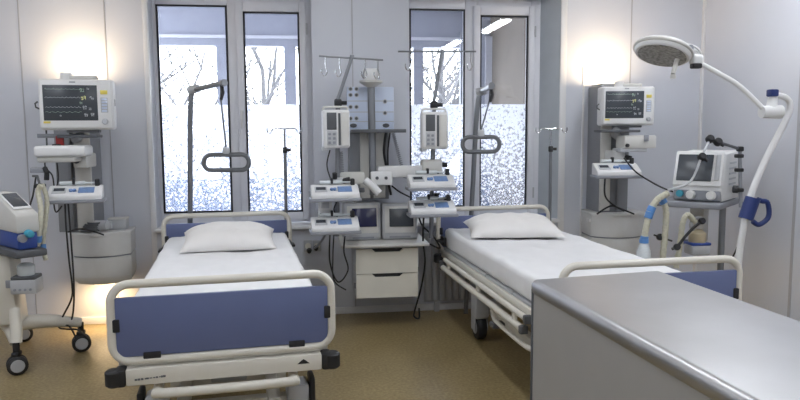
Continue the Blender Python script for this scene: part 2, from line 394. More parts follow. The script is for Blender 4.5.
def bed(loc, rz, label):
    t = thing('hospital_bed', label, 'hospital bed', loc, rz, 'hospital beds')
    for nm, y, s in (('foot', 0, -1), ('head', BL, 1)):
        bow = build(nm+'_rail', MB().tube(rrect(-.455, .455, .545, .87, .075, 6, d=y), .0185, 12, True), 'cream', t)
        build(nm+'_panel', MB().bb(-.438, .438, y-.011, y+.011, .565, .815, .004), 'blue', t)
        for q in ((-.437, .70, .03, .055), (.437, .70, .03, .055), (-.30, .566, .07, .03), (.30, .566, .07, .03)):
            build('clip', MB().box((q[0], y, q[1]), (q[2], .034, q[3]), .004), 'black', bow)
        cb = build('end_beam', MB().bb(-.405, .405, y-.035, y+.035, .448, .518, .006), 'cream', t)
        for sx in (-1, 1):
            b = MB().bb(sx*.405, sx*.450, y-.04, y+.04, .444, .52, .012)
            b.lathe([(.028, 0), (.037, .008), (.037, .062), (.028, .07)], (sx*.452, y+s*.012, .447), 18)
            build('bumper', b, 'black', cb)
        if s < 0:
            g = MB(); rn = random.Random(5); x = -.365
            for k in range(11):   # small dark maker's marking at the left of the end beam
                wd = rn.uniform(.006, .012); hh = .009 if k < 10 else .018
                g.box((x, y-.0355, .474+.0006*k), (wd, .0016, rn.uniform(.4, 1)*hh)); x += wd+.002
            build('marking', g, 'dgrey', cb)
            build('emblem', MB().prism([(.298, .482), (.352, .482), (.334, .497), (.325, .503), (.316, .497)], 'y', y-.0366, y-.034), 'black', cb)
            lb = build('bumper_bar', MB().tube([(-.285, y+.06, .412), (-.28, y-.01, .412), (-.25, y-.05, .412), (.25, y-.05, .412), (.28, y-.01, .412), (.285, y+.06, .412)], .021, 12, smooth=3), 'cream', t)
            g = MB()
            for k in range(5): g.box((-.03+k*.012, y-.0712, .412), (.007, .002, .008))
            build('marking', g, 'dgrey', lb)
    d = MB()
    for s in (-1, 1): d.bb(s*.40, s*.44, .03, BL-.03, .50, .56, .006)
    for y in (.15, .9, 1.6, 2.2): d.bb(-.40, .40, y, y+.05, .50, .55, .004)
    build('deck_frame', d, 'cream', t)
    dk = MB()
    for y0, y1 in ((.1, .72), (.74, 1.2), (1.22, 2.25)): dk.bb(-.425, .425, y0, y1, .56, .58, .006)
    build('deck', dk, 'lgrey', t)
    for s in (-1, 1):   # folded side rails
        g = MB()
        for z, r, yy in ((.525, .017, (.36, 2.02)), (.455, .021, (.42, 2.1))):
            g.tube([(s*.475, yy[0], z), (s*.475, yy[1], z)], r, 10)
        for y in (.55, 1.2, 1.9): g.box((s*.475, y, .49), (.018, .05, .09), .005)
        sr = build('side_rail', g, 'cream', t)
        for y, z, hh in ((.36, .525, .045), (.42, .455, .045), (2.09, .47, .07)):
            build('rail_end', MB().box((s*.475, y, z), (.046, .036, hh), .008), 'dgrey', sr)
        h = MB().tube([(s*.452, 2.14, .64), (s*.475, 2.14, .64), (s*.475, 2.22, .64), (s*.452, 2.22, .64)], .011, 8).box((s*.447, 2.18, .64), (.02, .11, .07), .006)
        build('handset', h, 'black', sr)
    for y in (.62, 1.72):
        cl = build('lift_column', MB().bb(-.09, .09, y-.08, y+.08, .22, .36, .01).bb(-.07, .07, y-.06, y+.06, .36, .505, .008), 'lgrey', t)
    b = MB()
    for s in (-1, 1): b.bb(s*.18, s*.24, .22, 1.80, .18, .24, .008)
    for y in (.28, .62, 1.72): b.bb(-.29, .29, y-.03, y+.03, .185, .235, .006)
    build('base_frame', b, 'cream', t)
    build('brake_bar', MB().tube([(-.40, 1.0, .42), (-.45, .99, .41), (-.46, .92, .375), (-.46, .82, .365), (-.46, .4, .365), (-.40, .36, .365)], .014, 8, smooth=4), 'cream', t)
    build('brake_pedal', MB().box((-.44, .93, .335), (.08, .07, .035), .01), 'dgrey', t)
    for x, y, gd in ((-.32, .26, 1), (.32, .26, 1), (-.30, 1.70, 0), (.30, 1.70, 0)): castor(t, x, y, 0, gd)
    return t
BEDS = [((-.362, 2.955, 0), R(6.0)), ((1.595, 3.0, 0), R(3.4))]
bedL = bed(BEDS[0][0], BEDS[0][1], 'cream framed hospital bed with blue end panels, facing the camera at left')
bedR = dup(bedL, BEDS[1][0], BEDS[1][1], 'cream framed hospital bed behind the steel counter, its folded side rails showing')

def mattress(loc, rz, label, seed):
    x0, x1, y0, y1, z0, z1 = -.428, .428, .09, BL-.07, .583, .735
    t = bmesh.new(); bmesh.ops.create_cube(t, size=1)
    for v in t.verts: v.co = Vector(((x0+x1)/2+v.co.x*(x1-x0), (y0+y1)/2+v.co.y*(y1-y0), (z0+z1)/2+v.co.z*(z1-z0)))
    bmesh.ops.bevel(t, geom=t.edges[:], offset=.035, segments=3, profile=.5, affect='EDGES')
    bmesh.ops.subdivide_edges(t, edges=[e for e in t.edges if e.calc_length() > .3], cuts=40, use_grid_fill=True)
    for v in t.verts:
        n = noise.noise(Vector((v.co.x*5+seed, v.co.y*4, v.co.z*3)))*.010 + noise.noise(Vector((v.co.x*22+seed, v.co.y*14, v.co.z*9)))*(.005 if v.co.z > z1-.04 else .012)
        d = Vector((0, 0, 1)) if v.co.z > z1-.04 else Vector((math.copysign(1, v.co.x), 0, 0))
        if v.co.z > z0+.03: v.co += d*(n-.004)
    mb = MB(); mb._merge(t)
    o = thing('mattress', label, 'mattress', loc, rz, 'sheeted mattresses')
    build('fitted_sheet', mb, 'linen', o, sharp=70)
    return o
mattress(BEDS[0][0], BEDS[0][1], 'mattress in a white sheet on the left hospital bed', 1)
mattress(BEDS[1][0], BEDS[1][1], 'mattress in a white sheet on the right hospital bed behind the counter', 9)

def pillow(loc, rz, label, w, d, seed, tilt):
    b = bmesh.new(); n = 36; top = {}; bot = {}
    for i in range(n+1):
        for j in range(n+1):
            u, v = 2*i/n-1, 2*j/n-1
            x = u*w/2*(1-.07*(1-v*v)**1.0*abs(u)**3); y = v*d/2*(1-.08*(1-u*u)*abs(v)**3)
            h = max(0, (1-abs(u)**3.2))**.55*max(0, (1-abs(v)**3.2))**.55
            wr = noise.noise(Vector((u*3+seed, v*3, 1)))*.012+noise.noise(Vector((u*9+seed, v*7, 4)))*.004
            edge = i in (0, n) or j in (0, n)
            zt = .028+h*(.098+wr); zb = .028-h*.027
            top[i, j] = b.verts.new((x, y, zt)); bot[i, j] = top[i, j] if edge else b.verts.new((x, y, zb))
    for i in range(n):
        for j in range(n):
            b.faces.new((top[i, j], top[i+1, j], top[i+1, j+1], top[i, j+1]))
            q = [bot[i, j], bot[i, j+1], bot[i+1, j+1], bot[i+1, j]]
            if len({k for k in q}) == 4 and not all(v in top.values() for v in q):
                b.faces.new(q)
    mb = MB(); mb.b.free(); mb.b = b
    for v in b.verts: v.co = RX(tilt) @ v.co
    o = thing('pillow', label, 'pillow', loc, rz, 'white pillows')
    build('pillow_case', mb, 'pillow', o, sharp=80)
pl = P(229, 245, z=.75); pillow((pl.x, pl.y+.02, .752), R(5), 'plump white pillow at the head of the left bed', .60, .42, 2, 9)
pr = P(513, 232, z=.76); pillow((pr.x, pr.y+.02, .752), R(-6), 'soft white pillow at the head of the right bed', .66, .46, 5, 6)

# lifting poles over the beds
def lifting(base, top, tip, hand, hw, label, bedk):
    bx = Vector(base)
    t = thing('lifting_pole', label, 'lifting pole', bx, 0, 'bed lifting poles')
    top = Vector(top); tip = Vector(tip)
    mid = bx.lerp(top, .52)+Vector((-.012, 0, 0))
    build('pole', MB().tube([bx, mid, top-Vector((.03, 0, .13)), top], .019, 14, smooth=5), 'pole', t, True)
    build('elbow', MB().tube([top+Vector((-.035, 0, -.005)), top+Vector((.035, -.03, .012))], .031, 14), 'lgrey', t, True)
    build('arm', MB().tube([top, tip], .019, 14).tube([tip, tip+(tip-top).normalized()*.025], .024, 14), 'pole', t, True)
    st = MB(); h = Vector(hand)
    a = tip.lerp(top, .06)
    st.tube([a+Vector((0, 0, .02)), a-Vector((.005, 0, .10)), h+Vector((0, 0, .10))], .006, 8)
    strap = build('strap', st, 'dgrey', t, True)
    build('buckle', MB().tube([a-Vector((0, .01, .0)), a-Vector((-.012, .01, .06)), a-Vector((.004, .01, .11))], .011, 8), 'black', strap, True)
    build('strap_joint', MB().box(h+Vector((0, 0, .075)), (.05, .03, .055), .012), 'lgrey', strap, True)
    lp = [Vector(p)+h for p in rrect(-hw/2, hw/2, -.055, .05, .05, 6)]
    build('handle', MB().tube(lp, .0155, 12, True), 'handle', t, True)
b = P(186, 232, y=5.375); b.z = 0
lifting(b, P(194, 90, y=5.25), P(223, 83, y=4.82), P(226.5, 162, y=4.82), .30, 'tall grey lifting pole with hanging grab handle over the left bed', 0)
b = P(466, 228, y=5.375); b.z = 0
lifting(b, P(481, 92, y=5.25), P(491, 86, y=4.82), P(481, 144, y=4.82), .27, 'grey lifting pole with hanging grab handle over the right bed pillow', 1)

# slim drip poles at the bed heads
def drip(base, top, clamp_z, label):
    t = thing('drip_pole', label, 'drip pole', base, 0, 'slim drip poles at bed heads')
    b = Vector(base); p = Vector(top); c = b.lerp(p, (clamp_z-b.z)/(p.z-b.z))
    build('lower_tube', MB().cyl(b, c, .013, seg=14), 'pole', t, True)
    build('upper_rod', MB().cyl(c, p, .008, seg=12), 'chrome', t, True)
    build('clamp', MB().box(c, (.035, .035, .05), .01).cyl(c, c+Vector((.045, -.01, 0)), .012), 'black', t, True)
    for s in (-1, 1):
        build('hook', MB().tube([p, p+Vector((s*.05, 0, .005)), p+Vector((s*.085, -.01, .0)), p+Vector((s*.105, -.012, -.03)), p+Vector((s*.128, -.012, -.02)), p+Vector((s*.13, -.012, .012))], .005, 8, smooth=4), 'chrome', t, True)
for x, y0, y1, cp, lab in ((286, 235, 129, 150, 'slim drip pole with two hooks at the right corner of the left bed head'), (550, 220, 129, 149, 'slim drip pole with two hooks at the right bed head near the white wall trim')):
    b = P(x, y0, y=5.375); c = P(x, cp, y=5.375); p = P(x-1.5 if x < 400 else x+1, y1, y=5.375); b.z = 0
    drip(b, p, c.z, lab)

# ------------------------------------------------------------------ wall service columns
def column(x0, x1, z0, z1, label, rail_u, white_left, lamp_u, lamp=True):
    D = .27; w = x1-x0
    t = thing('service_column', label, 'service column', ((x0+x1)/2, W, z0), 0, 'wall service columns')
    L = lambda u: -w/2+w*u
    H = z1-z0
    build('body', MB().bb(-w/2, w/2, -D+.02, -.001, 0, H, .006), 'colgrey', t)
    build('front_panel', MB().bb(L(white_left[0]), L(white_left[1]), -D, -D+.03, .01, H-.01, .006), 'offw', t)
    rl = MB()
    for u in rail_u: rl.bb(L(u)-.012, L(u)+.012, -D-.008, -D+.03, .01, H-.01, .003)
    build('mounting_rail', rl, 'pole', t)
    if lamp:
        lf = build('lamp_housing', MB().bb(L(lamp_u)-.07, L(lamp_u)+.07, -D+.04, -.03, H, H+.02, .006), 'lgrey', t)
        build('lamp_lens', MB().bb(L(lamp_u)-.055, L(lamp_u)+.055, -D+.06, -.05, H+.018, H+.026), 'warm', lf)
    return t
column(-1.81, -1.56, .762, 1.80, 'grey wall service column with glowing top lamp behind the left monitor', (.42,), (.55, .99), .6)
column(2.32, 2.57, .818, 1.83, 'grey wall service column with glowing top lamp behind the right monitor', (.62,), (.02, .36), .35)
cm = column(.32, .62, .96, 1.80, 'grey service column with pale blue socket panel between the windows', (.55,), (.26, .9), .5, False)
# socket panel on the middle column
xc = .49
sp = build('socket_panel', MB().bb(.30, .655, 5.225, 5.262, P(370, 131, y=5.24).z, P(370, 87, y=5.24).z, .006), 'socket', cm, True)
g = MB()
for py in (101, 112, 121.5): 
    z = P(370, py, y=5.22).z; g.bb(.302, .653, 5.2235, 5.23, z-.003, z+.003)
build('panel_seam', g, 'lgrey', sp, True)
for px, rows in ((353.5, (89, 95, 107, 118.5)), (385, (101.5, 113))):
    for py in rows:
        p = P(px, py-5 if False else py, y=5.222); g = MB()
        for dx in ((-.022, .022) if px < 370 else (0,)):
            g.lathe([(.017, 0), (.017, .006), (.012, .006)], (p.x+dx, 5.226, p.z), 16, rot=RX(90))
        so = build('socket', g, 'lgrey', sp, True)
        g = MB()
        for dx in ((-.022, .022) if px < 370 else (0,)): g.lathe([(.011, 0), (.011, .0012)], (p.x+dx, 5.2205, p.z), 14, rot=RX(90))
        build('socket_well', g, 'dgrey', so, True)
for px in (353.5, 386):
    p = P(px, 125.5, y=5.222)
    build('gas_outlet', MB().lathe([(.024, 0), (.026, .006), (.018, .012)], (p.x, 5.226, p.z), 20, rot=RX(90) @ Matrix.Diagonal((1, .6, 1))), 'dgrey', sp, True)
# support pole with cone cap in front of the column
pb = P(373, 172, y=5.12); pt = P(371, 86, y=5.12)
t = thing('support_pole', 'thick grey-green pole with white cone cap before the socket panel', 'pole', pb)
build('pole', MB().cyl(pb-Vector((0, 0, .17)), pt, .027, seg=20), 'pole', t, True)
build('cap', MB().lathe([(.03, 0), (.06, .02), (.085, .035), (.085, .048), (.05, .052)], pt-Vector((0, 0, .01)), 24), 'offw', t, True)
build('cap_box', MB().box(pt+Vector((0, .01, .085)), (.11, .07, .085), .012), 'white', t, True)
g = MB()
for s in (-1, 1): g.tube([pt+Vector((s*.055, -.03, .05)), pt+Vector((s*.06, -.035, .085)), pt+Vector((s*.045, -.03, .125))], .006, 6)
build('cap_latch', g, 'chrome', t, True)
a, b = P(351, 131, y=5.15), P(404, 131, y=5.15)
t = thing('equipment_shelf', 'narrow dark grey shelf bar under the socket panel', 'shelf', a)
build('shelf_board', MB().bb(a.x, b.x, 5.03, 5.23, a.z-.014, a.z+.012, .004), 'dgrey', t, True)
build('shelf_bracket', MB().bb(.44, .53, 5.15, 5.262, a.z-.06, a.z-.014, .006), 'offw', t, True)
# ------------------------------------------------------------------ hung drawer units
def bow_drawers(loc, rz, w, d, h, label):
    t = thing('wall_drawer_unit', label, 'drawer unit', loc, rz, 'bow-fronted drawer units under the columns')
    def plan(k, inset=0):
        pts = [(-w/2*k, 0), (-w/2*k, -d*.72*k+inset)]
        for i in range(1, 12):
            u = i/12; pts.append(((-w/2+w*u)*k, (-d*.72-d*.28*math.sin(math.pi*u))*k+inset))
        return pts+[(w/2*k, -d*.72*k+inset), (w/2*k, 0)]
    build('carcass', MB().prism(plan(.95), 'z', .04, h-.02), 'grey', t)
    build('top_board', MB().prism(plan(1.02), 'z', h-.025, h, .005), 'drawerg', t)
    hh = (h-.07)/2
    for i in range(2):
        z0 = .045+i*(hh+.006)
        dr = build('drawer', MB().prism(plan(1.0), 'z', z0, z0+hh-.006, .005), 'drawerg', t)
        build('drawer_grip', MB().box((-w/2-.006, -d*.6, z0+hh-.045), (.014, .07, .03), .004), 'white', dr)
    b = MB()
    for i in range(4):
        b.prism(plan(.98-.035*i*i/3), 'z', .045-.014*(i+1), .045-.014*i)
    build('lower_tray', b, 'offw', t)
    build('under_lamp', MB().bb(-.07, .07, -.22, -.12, -.03, -.008, .004), 'warm', t)
    return t
zt = .755
bow_drawers((-1.545, 5.529, .385), R(6), .41, .345, .375, 'bow-fronted grey drawer unit below the left service column')
bow_drawers((2.50, 5.525, .40), R(-4), .44, .36, .415, 'bow-fronted pale drawer unit below the right service column')

# middle drawer cabinet
t = thing('drawer_cabinet', 'white two-drawer cabinet hung between the beds with grey worktop', 'drawer cabinet', (.575, 5.26, .235))
build('carcass', MB().bb(-.235, .235, -.19, .255, 0, .40, .004), 'lgrey', t)
for z0, z1 in ((.004, .185), (.19, .375)):
    prof = [(-.232, z0), (.232, z0), (.232, z1), (.12, z1), (.095, z1-.024), (-.09, z1-.024), (-.115, z1), (-.232, z1)]
    dr = build('drawer', MB().prism(prof, 'y', -.21, -.19), 'drawer', t)
    build('finger_recess', MB().bb(-.112, .118, -.1935, -.1895, z1-.028, z1+.0), 'black', dr)
build('worktop', MB().bb(-.345, .31, -.27, .262, .395, .42, .008), 'offw', t)
g = MB()
for s in (-1, 1): g.box((s*.238, -.15, .2 if s > 0 else .09), (.012, .03, .04), .004)
build('side_catch', g, 'dgrey', t)

# ------------------------------------------------------------------ patient monitors
def monitor(loc, rz, k, label):
    t = thing('patient_monitor', label, 'patient monitor', loc, rz, 'patient monitors')
    w, h, d = .50*k, .365*k, .15*k
    build('casing', MB().bb(-w/2, w/2, -.02*k, d, 0, h, .022*k, 4).bb(-w/2+.01, w/2-.01, -.035*k, 0, .01*k, h-.005*k, .014*k, 3), 'white', t)
    sx0, sx1, sz0, sz1 = -.218*k, .142*k, .068*k, .322*k
    sc = build('screen', MB().bb(sx0, sx1, -.038*k, -.03*k, sz0, sz1, .003), 'gloss', t)
    rn = random.Random(4)
    rows = ((.88, 'tgreen'), (.64, 'twhite'), (.37, 'twhite'), (.24, 'tgreen'))
    for i, (f, mt) in enumerate(rows):
        g = MB(); pts = []
        for j in range(60):
            u = j/59; x = sx0+.012*k+(sx1-sx0)*.66*u
            ph = (u*9) % 1; a = (math.exp(-((ph-.3)/.05)**2)*.55 if i == 0 else math.exp(-((ph-.4)/.16)**2)*.45 if i < 3 else .2*math.sin(u*40))
            pts.append((x, -.0385*k, sz0+(sz1-sz0)*f+a*.016*k))
        build('trace', g.tube(pts, .0008*k, 4), mt, sc)
    for i, (x, f, s, mt) in enumerate(((.70, .86, 1.0, 'tgreen'), (.82, .90, .55, 'twhite'), (.72, .64, 1.1, 'tyellow'), (.86, .66, .5, 'twhite'), (.68, .50, .6, 'tgreen'), (.90, .62, .5, 'twhite'), (.74, .37, .9, 'twhite'), (.84, .33, .6, 'twhite'), (.76, .16, .8, 'twhite'), (.88, .17, .8, 'twhite'), (.30, .14, .4, 'twhite'))):
        # reading made of little segment strokes
        g = MB(); px, pz = sx0+(sx1-sx0)*x, sz0+(sz1-sz0)*f
        for c in range(2):
            for (dx, dz, ww, hh) in ((0, .5, .7, .14), (0, 0, .7, .14), (0, -.5, .7, .14), (-.35, .25, .14, .5), (.35, -.25, .14, .5), (.35, .25, .14, .5)):
                if rn.random() < .8: g.box((px+(c*1.1+dx)*.014*s*k, -.0385*k, pz+dz*.022*s*k), (ww*.014*s*k, .001, hh*.022*s*k))
        build('reading', g, mt, sc)
    build('warning_label', MB().box((sx0+.02*k, -.0365*k, sz0-.012*k), (.045*k, .003, .014*k)), 'amber', t)
    build('name_plate', MB().box((-.02*k, -.0365*k, h-.022*k), (.04*k, .003, .009*k)), 'grey', t)
    pn = build('button_panel', MB().bb(.162*k, .212*k, -.037*k, -.03*k, .125*k, .235*k, .004), 'lgrey', t)
    g = MB()
    for i in range(5): g.box((.187*k, -.038*k, (.137+.021*i)*k), (.036*k, .004, .013*k), .002)
    build('button', g, 'socket', pn)
    build('status_light', MB().box((.187*k, -.0365*k, .272*k), (.05*k, .004, .03*k), .003), 'amber', t)
    build('control_knob', MB().lathe([(.022*k, 0), (.022*k, .012*k), (.017*k, .02*k)], (.188*k, -.034*k, .06*k), 20, rot=RX(90)), 'lgrey', t)
    build('carry_hook', MB().tube([(-w/2-.0, .04*k, .15*k), (-w/2-.028*k, .03*k, .165*k), (-w/2-.03*k, .02*k, .19*k), (-w/2-.012*k, .02*k, .205*k)], .006*k, 8), 'dgrey', t)
    build('side_slot', MB().box((w/2, .05*k, .20*k), (.006, .03*k, .05*k), .002), 'grey', t)
    g = MB().box((.04*k, .06*k, h+.014*k), (.20*k, .09*k, .035*k), .014*k, 3)
    build('top_module', g, 'offw', t)
    g = MB().cyl((-.07*k, .05*k, h), (-.07*k, .05*k, h+.05*k), .045*k, .04*k, 24)
    build('alarm_beacon', g, 'white', t)
    g = MB().bb(-.08*k, .14*k, 0, .12*k, -.02*k, .002, .004)
    build('base_plate', g, 'dgrey', t)
    return t
c = P(78.5, 130, y=4.93); monitor(c, R(9), .925, 'large white patient monitor mounted high on the left wall column')
c = P(627, 125.5, y=5.08); monitor(c, R(-9), .815, 'smaller white patient monitor on the right wall column near the lamp head')
# arms carrying the monitors
def arm(name, label, cat, pts, r, mt, extra=None):
    t = thing(name, label, cat, pts[0])
    build('arm_tube', MB().tube(pts, r, 12), mt, t, True)
    if extra: extra(t)
    return t
c = P(80, 135, y=5.0)
arm('monitor_bracket', 'grey arm joining the left monitor to its wall column', 'bracket', [c, c+Vector((-.04, .08, -.02)), Vector((-1.66, 5.265, c.z-.03))], .03, 'lgrey',
    lambda t: build('mount_plate', MB().box(c+Vector((0, 0, -.01)), (.26, .14, .02), .006), 'dgrey', t, True))
c2 = P(617, 130, y=5.1)
arm('monitor_bracket', 'grey arm joining the right monitor to its wall column', 'bracket', [c2, c2+Vector((.0, .05, -.03)), Vector((2.46, 5.27, c2.z-.05))], .03, 'lgrey',
    lambda t: build('mount_plate', MB().box(c2+Vector((0, 0, -.008)), (.32, .14, .02), .006), 'dgrey', t, True))
# equipment rail and gas module under left monitor
a, b = P(37, 134, y=4.98), P(101, 134, y=4.98)
t = thing('equipment_rail', 'horizontal steel equipment rail below the left monitor', 'rail', a)
build('rail_bar', MB().box((a.lerp(b, .33))+Vector((0, 0, -.012)), (.27, .012, .028), .003), 'pole', t, True)
build('rail_post', MB().tube([P(46, 126, y=4.99), P(47, 148, y=4.99)], .006, 8), 'dgrey', t, True)
build('red_clip', MB().box(P(60, 141, y=4.97), (.05, .03, .075), .008), 'red', t, True)
build('clip_body', MB().box(P(57, 147, y=4.96), (.06, .03, .04), .008), 'black', t, True)
a, b = P(37, 154, y=4.93), P(88, 154, y=4.93)
t = thing('instrument_tray', 'white rounded instrument tray jutting below the left monitor', 'tray', a)
ctr = a.lerp(b, .5); wd = (b-a).length
build('tray_body', MB().box(ctr+Vector((0, .03, .02)), (wd, .20, .075), .02, 3), 'white', t, True)
build('tray_lip', MB().box(ctr+Vector((-.03, .03, -.035)), (wd*.75, .16, .04), .016, 3), 'offw', t, True)
build('tray_arm', MB().box(Vector((-1.66, 5.15, ctr.z-.03)), (.07, .24, .05), .01), 'offw', t, True)
p = P(78, 158, y=5.05)
t = thing('junction_box', 'small white box beside the tray on the left column', 'box', p)
build('box_body', MB().box(p+Vector((.02, .085, -.02)), (.09, .23, .10), .012), 'offw', t, True)
build('cable_gland', MB().cyl(p+Vector((0, -.025, -.02)), p+Vector((0, -.045, -.02)), .018), 'dgrey', t, True)
# right: white bracket modules below the monitor
a = P(637, 142, y=5.02)
t = thing('gas_module', 'white flat module with dark port below the right monitor', 'module', a)
build('module_body', MB().box(a+Vector((.02, .06, 0)), (.26, .16, .10), .012), 'offw', t, True)
build('module_lower', MB().box(a+Vector((-.03, .06, -.062)), (.22, .14, .03), .008), 'lgrey', t, True)
build('module_port', MB().cyl(a+Vector((-.09, .0, -.025)), a+Vector((-.09, -.035, -.025)), .014), 'black', t, True)
build('module_clip', MB().box(a+Vector((.06, -.03, .03)), (.03, .03, .05), .006), 'grey', t, True)
a = P(619, 156, y=5.1)
t = thing('clamp_block', 'white clamp block with black knob above the right syringe pump', 'clamp', a)
build('block', MB().box(a+Vector((0, .08, 0)), (.09, .20, .085), .012), 'white', t, True)
build('clamp_knob', MB().cyl(a+Vector((.04, 0, -.01)), a+Vector((.09, -.03, -.02)), .02), 'black', t, True)

# ------------------------------------------------------------------ syringe pumps
def syringe_pump(loc, rz, k, label):
    t = thing('syringe_pump', label, 'syringe pump', loc, rz, 'syringe pumps')
    w = .385*k
    build('body', MB().prism([(-.085, 0), (-.085, .03), (.025, .085), (.07, .09), (.07, 0)], 'x', -w/2, w/2, .007), 'white', t)
    build('base_tray', MB().bb(-w/2-.012, w/2+.012, -.095, .08, -.022, .002, .006), 'grey', t)
    ang = math.degrees(math.atan2(.055, .11)); rot = RX(ang); mid = Vector((0, -.03, .0585))
    def slab(x0, x1, a, bb, th):
        return MB().box(Vector(((x0+x1)/2*k, mid.y+((a+bb)/2)*math.cos(R(ang)), mid.z+((a+bb)/2)*math.sin(R(ang)))), (abs(x1-x0)*k, bb-a, th), .003, rot=rot)
    ds = build('display', slab(-.165, -.065, -.03, .04, .006), 'lgrey', t)
    build('display_glass', slab(-.155, -.075, -.005, .034, .009), 'gloss', ds)
    build('keypad', slab(.02, .135, -.03, .04, .007), 'keyblue', t)
    g = MB()
    for x in (-.03, -.005): g.lathe([(.012, 0), (.012, .012), (.008, .014)], (x*k, -.04, .058), 14, rot=rot)
    build('button', g, 'keyblue', t)
    g = MB().cyl((-.12*k, .045, .105), (.06*k, .045, .105), .014, seg=14).cyl((.06*k, .045, .105), (.14*k, .045, .105), .006, seg=10)
    build('syringe', g, 'bottle', t)
    build('plunger_clamp', MB().box((.15*k, .045, .105), (.03, .05, .05), .008), 'black', t)
    build('barrel_clamp', MB().box((-.02*k, .045, .115), (.018, .04, .04), .005), 'black', t)
    return t
pump_spots = [((76.5, 199, 4.88), 9, 'syringe pump on the left wall column below the white tray'),
    ((335, 197.5, 4.88), 3, 'upper of two syringe pumps stacked left of the middle drawer cabinet'),
    ((335, 230, 4.88), 3, 'lower of two syringe pumps stacked left of the middle drawer cabinet'),
    ((431, 187, 4.95), 1, 'upper of two syringe pumps stacked right of the middle column'),
    ((432, 213, 4.95), 1, 'lower of two syringe pumps stacked right of the middle column'),
    ((616, 175, 5.0), -6, 'grey syringe pump on the right wall column')]
first = None
for (px, py, y), a, lab in pump_spots:
    p = P(px, py, y=y)
    if first is None: first = syringe_pump(p, R(a), .87, lab)
    else: dup(first, p, R(a), lab)

# volumetric infusion pumps
def infusion_pump(loc, rz, label):
    t = thing('infusion_pump', label, 'infusion pump', loc, rz, 'infusion pumps on poles')
    build('body', MB().bb(-.095, .095, -.06, .07, 0, .27, .018, 3), 'white', t)
    ds = build('display', MB().bb(-.068, .0, -.064, -.058, .13, .25, .003), 'dgrey', t)
    build('keypad', MB().bb(-.068, .0, -.064, -.058, .02, .125, .003), 'lgrey', t)
    g = MB()
    for i in range(3):
        for j in range(2): g.box((-.05+j*.032, -.065, .04+i*.03), (.02, .006, .018), .003)
    build('button', g, 'grey', t)
    build('door_gap', MB().bb(.012, .028, -.063, -.058, .02, .245), 'dgrey', t)
    build('door', MB().bb(.03, .088, -.068, -.05, .015, .25, .008), 'offw', t)
    build('carry_handle', MB().tube([(-.085, 0, .262), (-.085, 0, .28), (-.065, 0, .29), (.065, 0, .29), (.085, 0, .28), (.085, 0, .262)], .008, 8, smooth=3), 'offw', t)
    build('foot_bracket', MB().bb(-.1, -.06, -.05, .06, -.018, .01, .006), 'lgrey', t)
    return t
ip = infusion_pump(P(336, 148, y=4.95), R(4), 'white infusion pump on the pole in front of the blue socket panel')
dup(ip, P(434, 149, y=5.0), R(-2), 'white infusion pump on the pole in front of the right window')

# infusion stands with hook bars
def hookbar(base, k1, top, a, b, hooks, label):
    t = thing('infusion_stand', label, 'infusion stand', base, 0, 'infusion stands with hook bars')
    build('pole', MB().tube([base, k1], .017, 14), 'pole', t, True)
    build('bent_rod', MB().tube([k1, k1+Vector((.0, 0, .03)), top], .0135, 12), 'pole', t, True)
    build('pole_clamp', MB().box(k1, (.055, .05, .06), .014).cyl(k1, k1+Vector((.06, -.02, 0)), .014), 'black', t, True)
    bar = build('hook_bar', MB().tube([a, b], .0065, 8).box(top, (.03, .03, .03), .006), 'pole', t, True)
    for u in hooks:
        p = Vector(a).lerp(Vector(b), u)
        build('hook', MB().tube([p, p-Vector((0, 0, .07)), p-Vector((-.01, 0, .11)), p-Vector((.01, .01, .14)), p-Vector((.03, .02, .115)), p-Vector((.03, .02, .09))], .004, 6, smooth=3), 'chrome', bar, True)
    return t
yy = 5.03
hookbar(P(337, 236, y=yy), P(338, 103, y=yy), P(352, 57, y=yy), P(319, 56, y=yy), P(383, 60, y=yy), (.1, .32, .72, .92), 'steel infusion stand with hook bar in front of the wall between the windows')
yy = 5.08
hookbar(P(431, 238, y=yy), P(434, 105, y=yy), P(442, 51.5, y=yy), P(398, 51.5, y=yy), P(476, 51.5, y=yy), (.14, .36, .76, .93), 'steel infusion stand with hook bar in front of the right window')
# white support arms from the middle column
a, b = P(372, 172, y=5.13), P(424, 172, y=5.1)
t = thing('equipment_boom', 'long white horizontal arm reaching right from the middle column', 'equipment boom', a)
build('arm_beam', MB().bb(a.x+.04, b.x, 5.08, 5.17, a.z-.04, a.z+.045, .012), 'white', t, True)
build('arm_end', MB().bb(b.x-.02, b.x+.13, 5.04, 5.16, a.z-.02, a.z+.09, .014), 'offw', t, True)
build('end_knob', MB().cyl(Vector((b.x+.13, 5.07, a.z+.05)), Vector((b.x+.17, 5.06, a.z+.05)), .018), 'black', t, True)
build('end_catch', MB().box((b.x+.08, 5.06, a.z-.03), (.05, .05, .05), .01), 'black', t, True)
a = P(352, 178, y=5.1)
t = thing('equipment_boom', 'short jointed white arm reaching left from the middle column', 'equipment boom', a)
build('arm_beam', MB().box(a, (.18, .09, .09), .014), 'offw', t, True)
e = P(376, 183, y=5.06)
build('forearm', MB().tube([e+Vector((-.08, 0, .02)), e+Vector((-.03, -.02, -.02)), e+Vector((.02, -.03, -.075))], .03, 14), 'white', t, True)
build('hub_block', MB().box(P(381, 178, y=5.1), (.16, .10, .10), .012), 'white', t, True)
g = MB()
for px in (377, 386): p = P(px, 178, y=5.045); g.cyl(p, p+Vector((0, -.012, 0)), .012)
g.box(P(362, 190, y=5.0), (.04, .03, .035), .008); build('knob', g, 'dgrey', t, True)
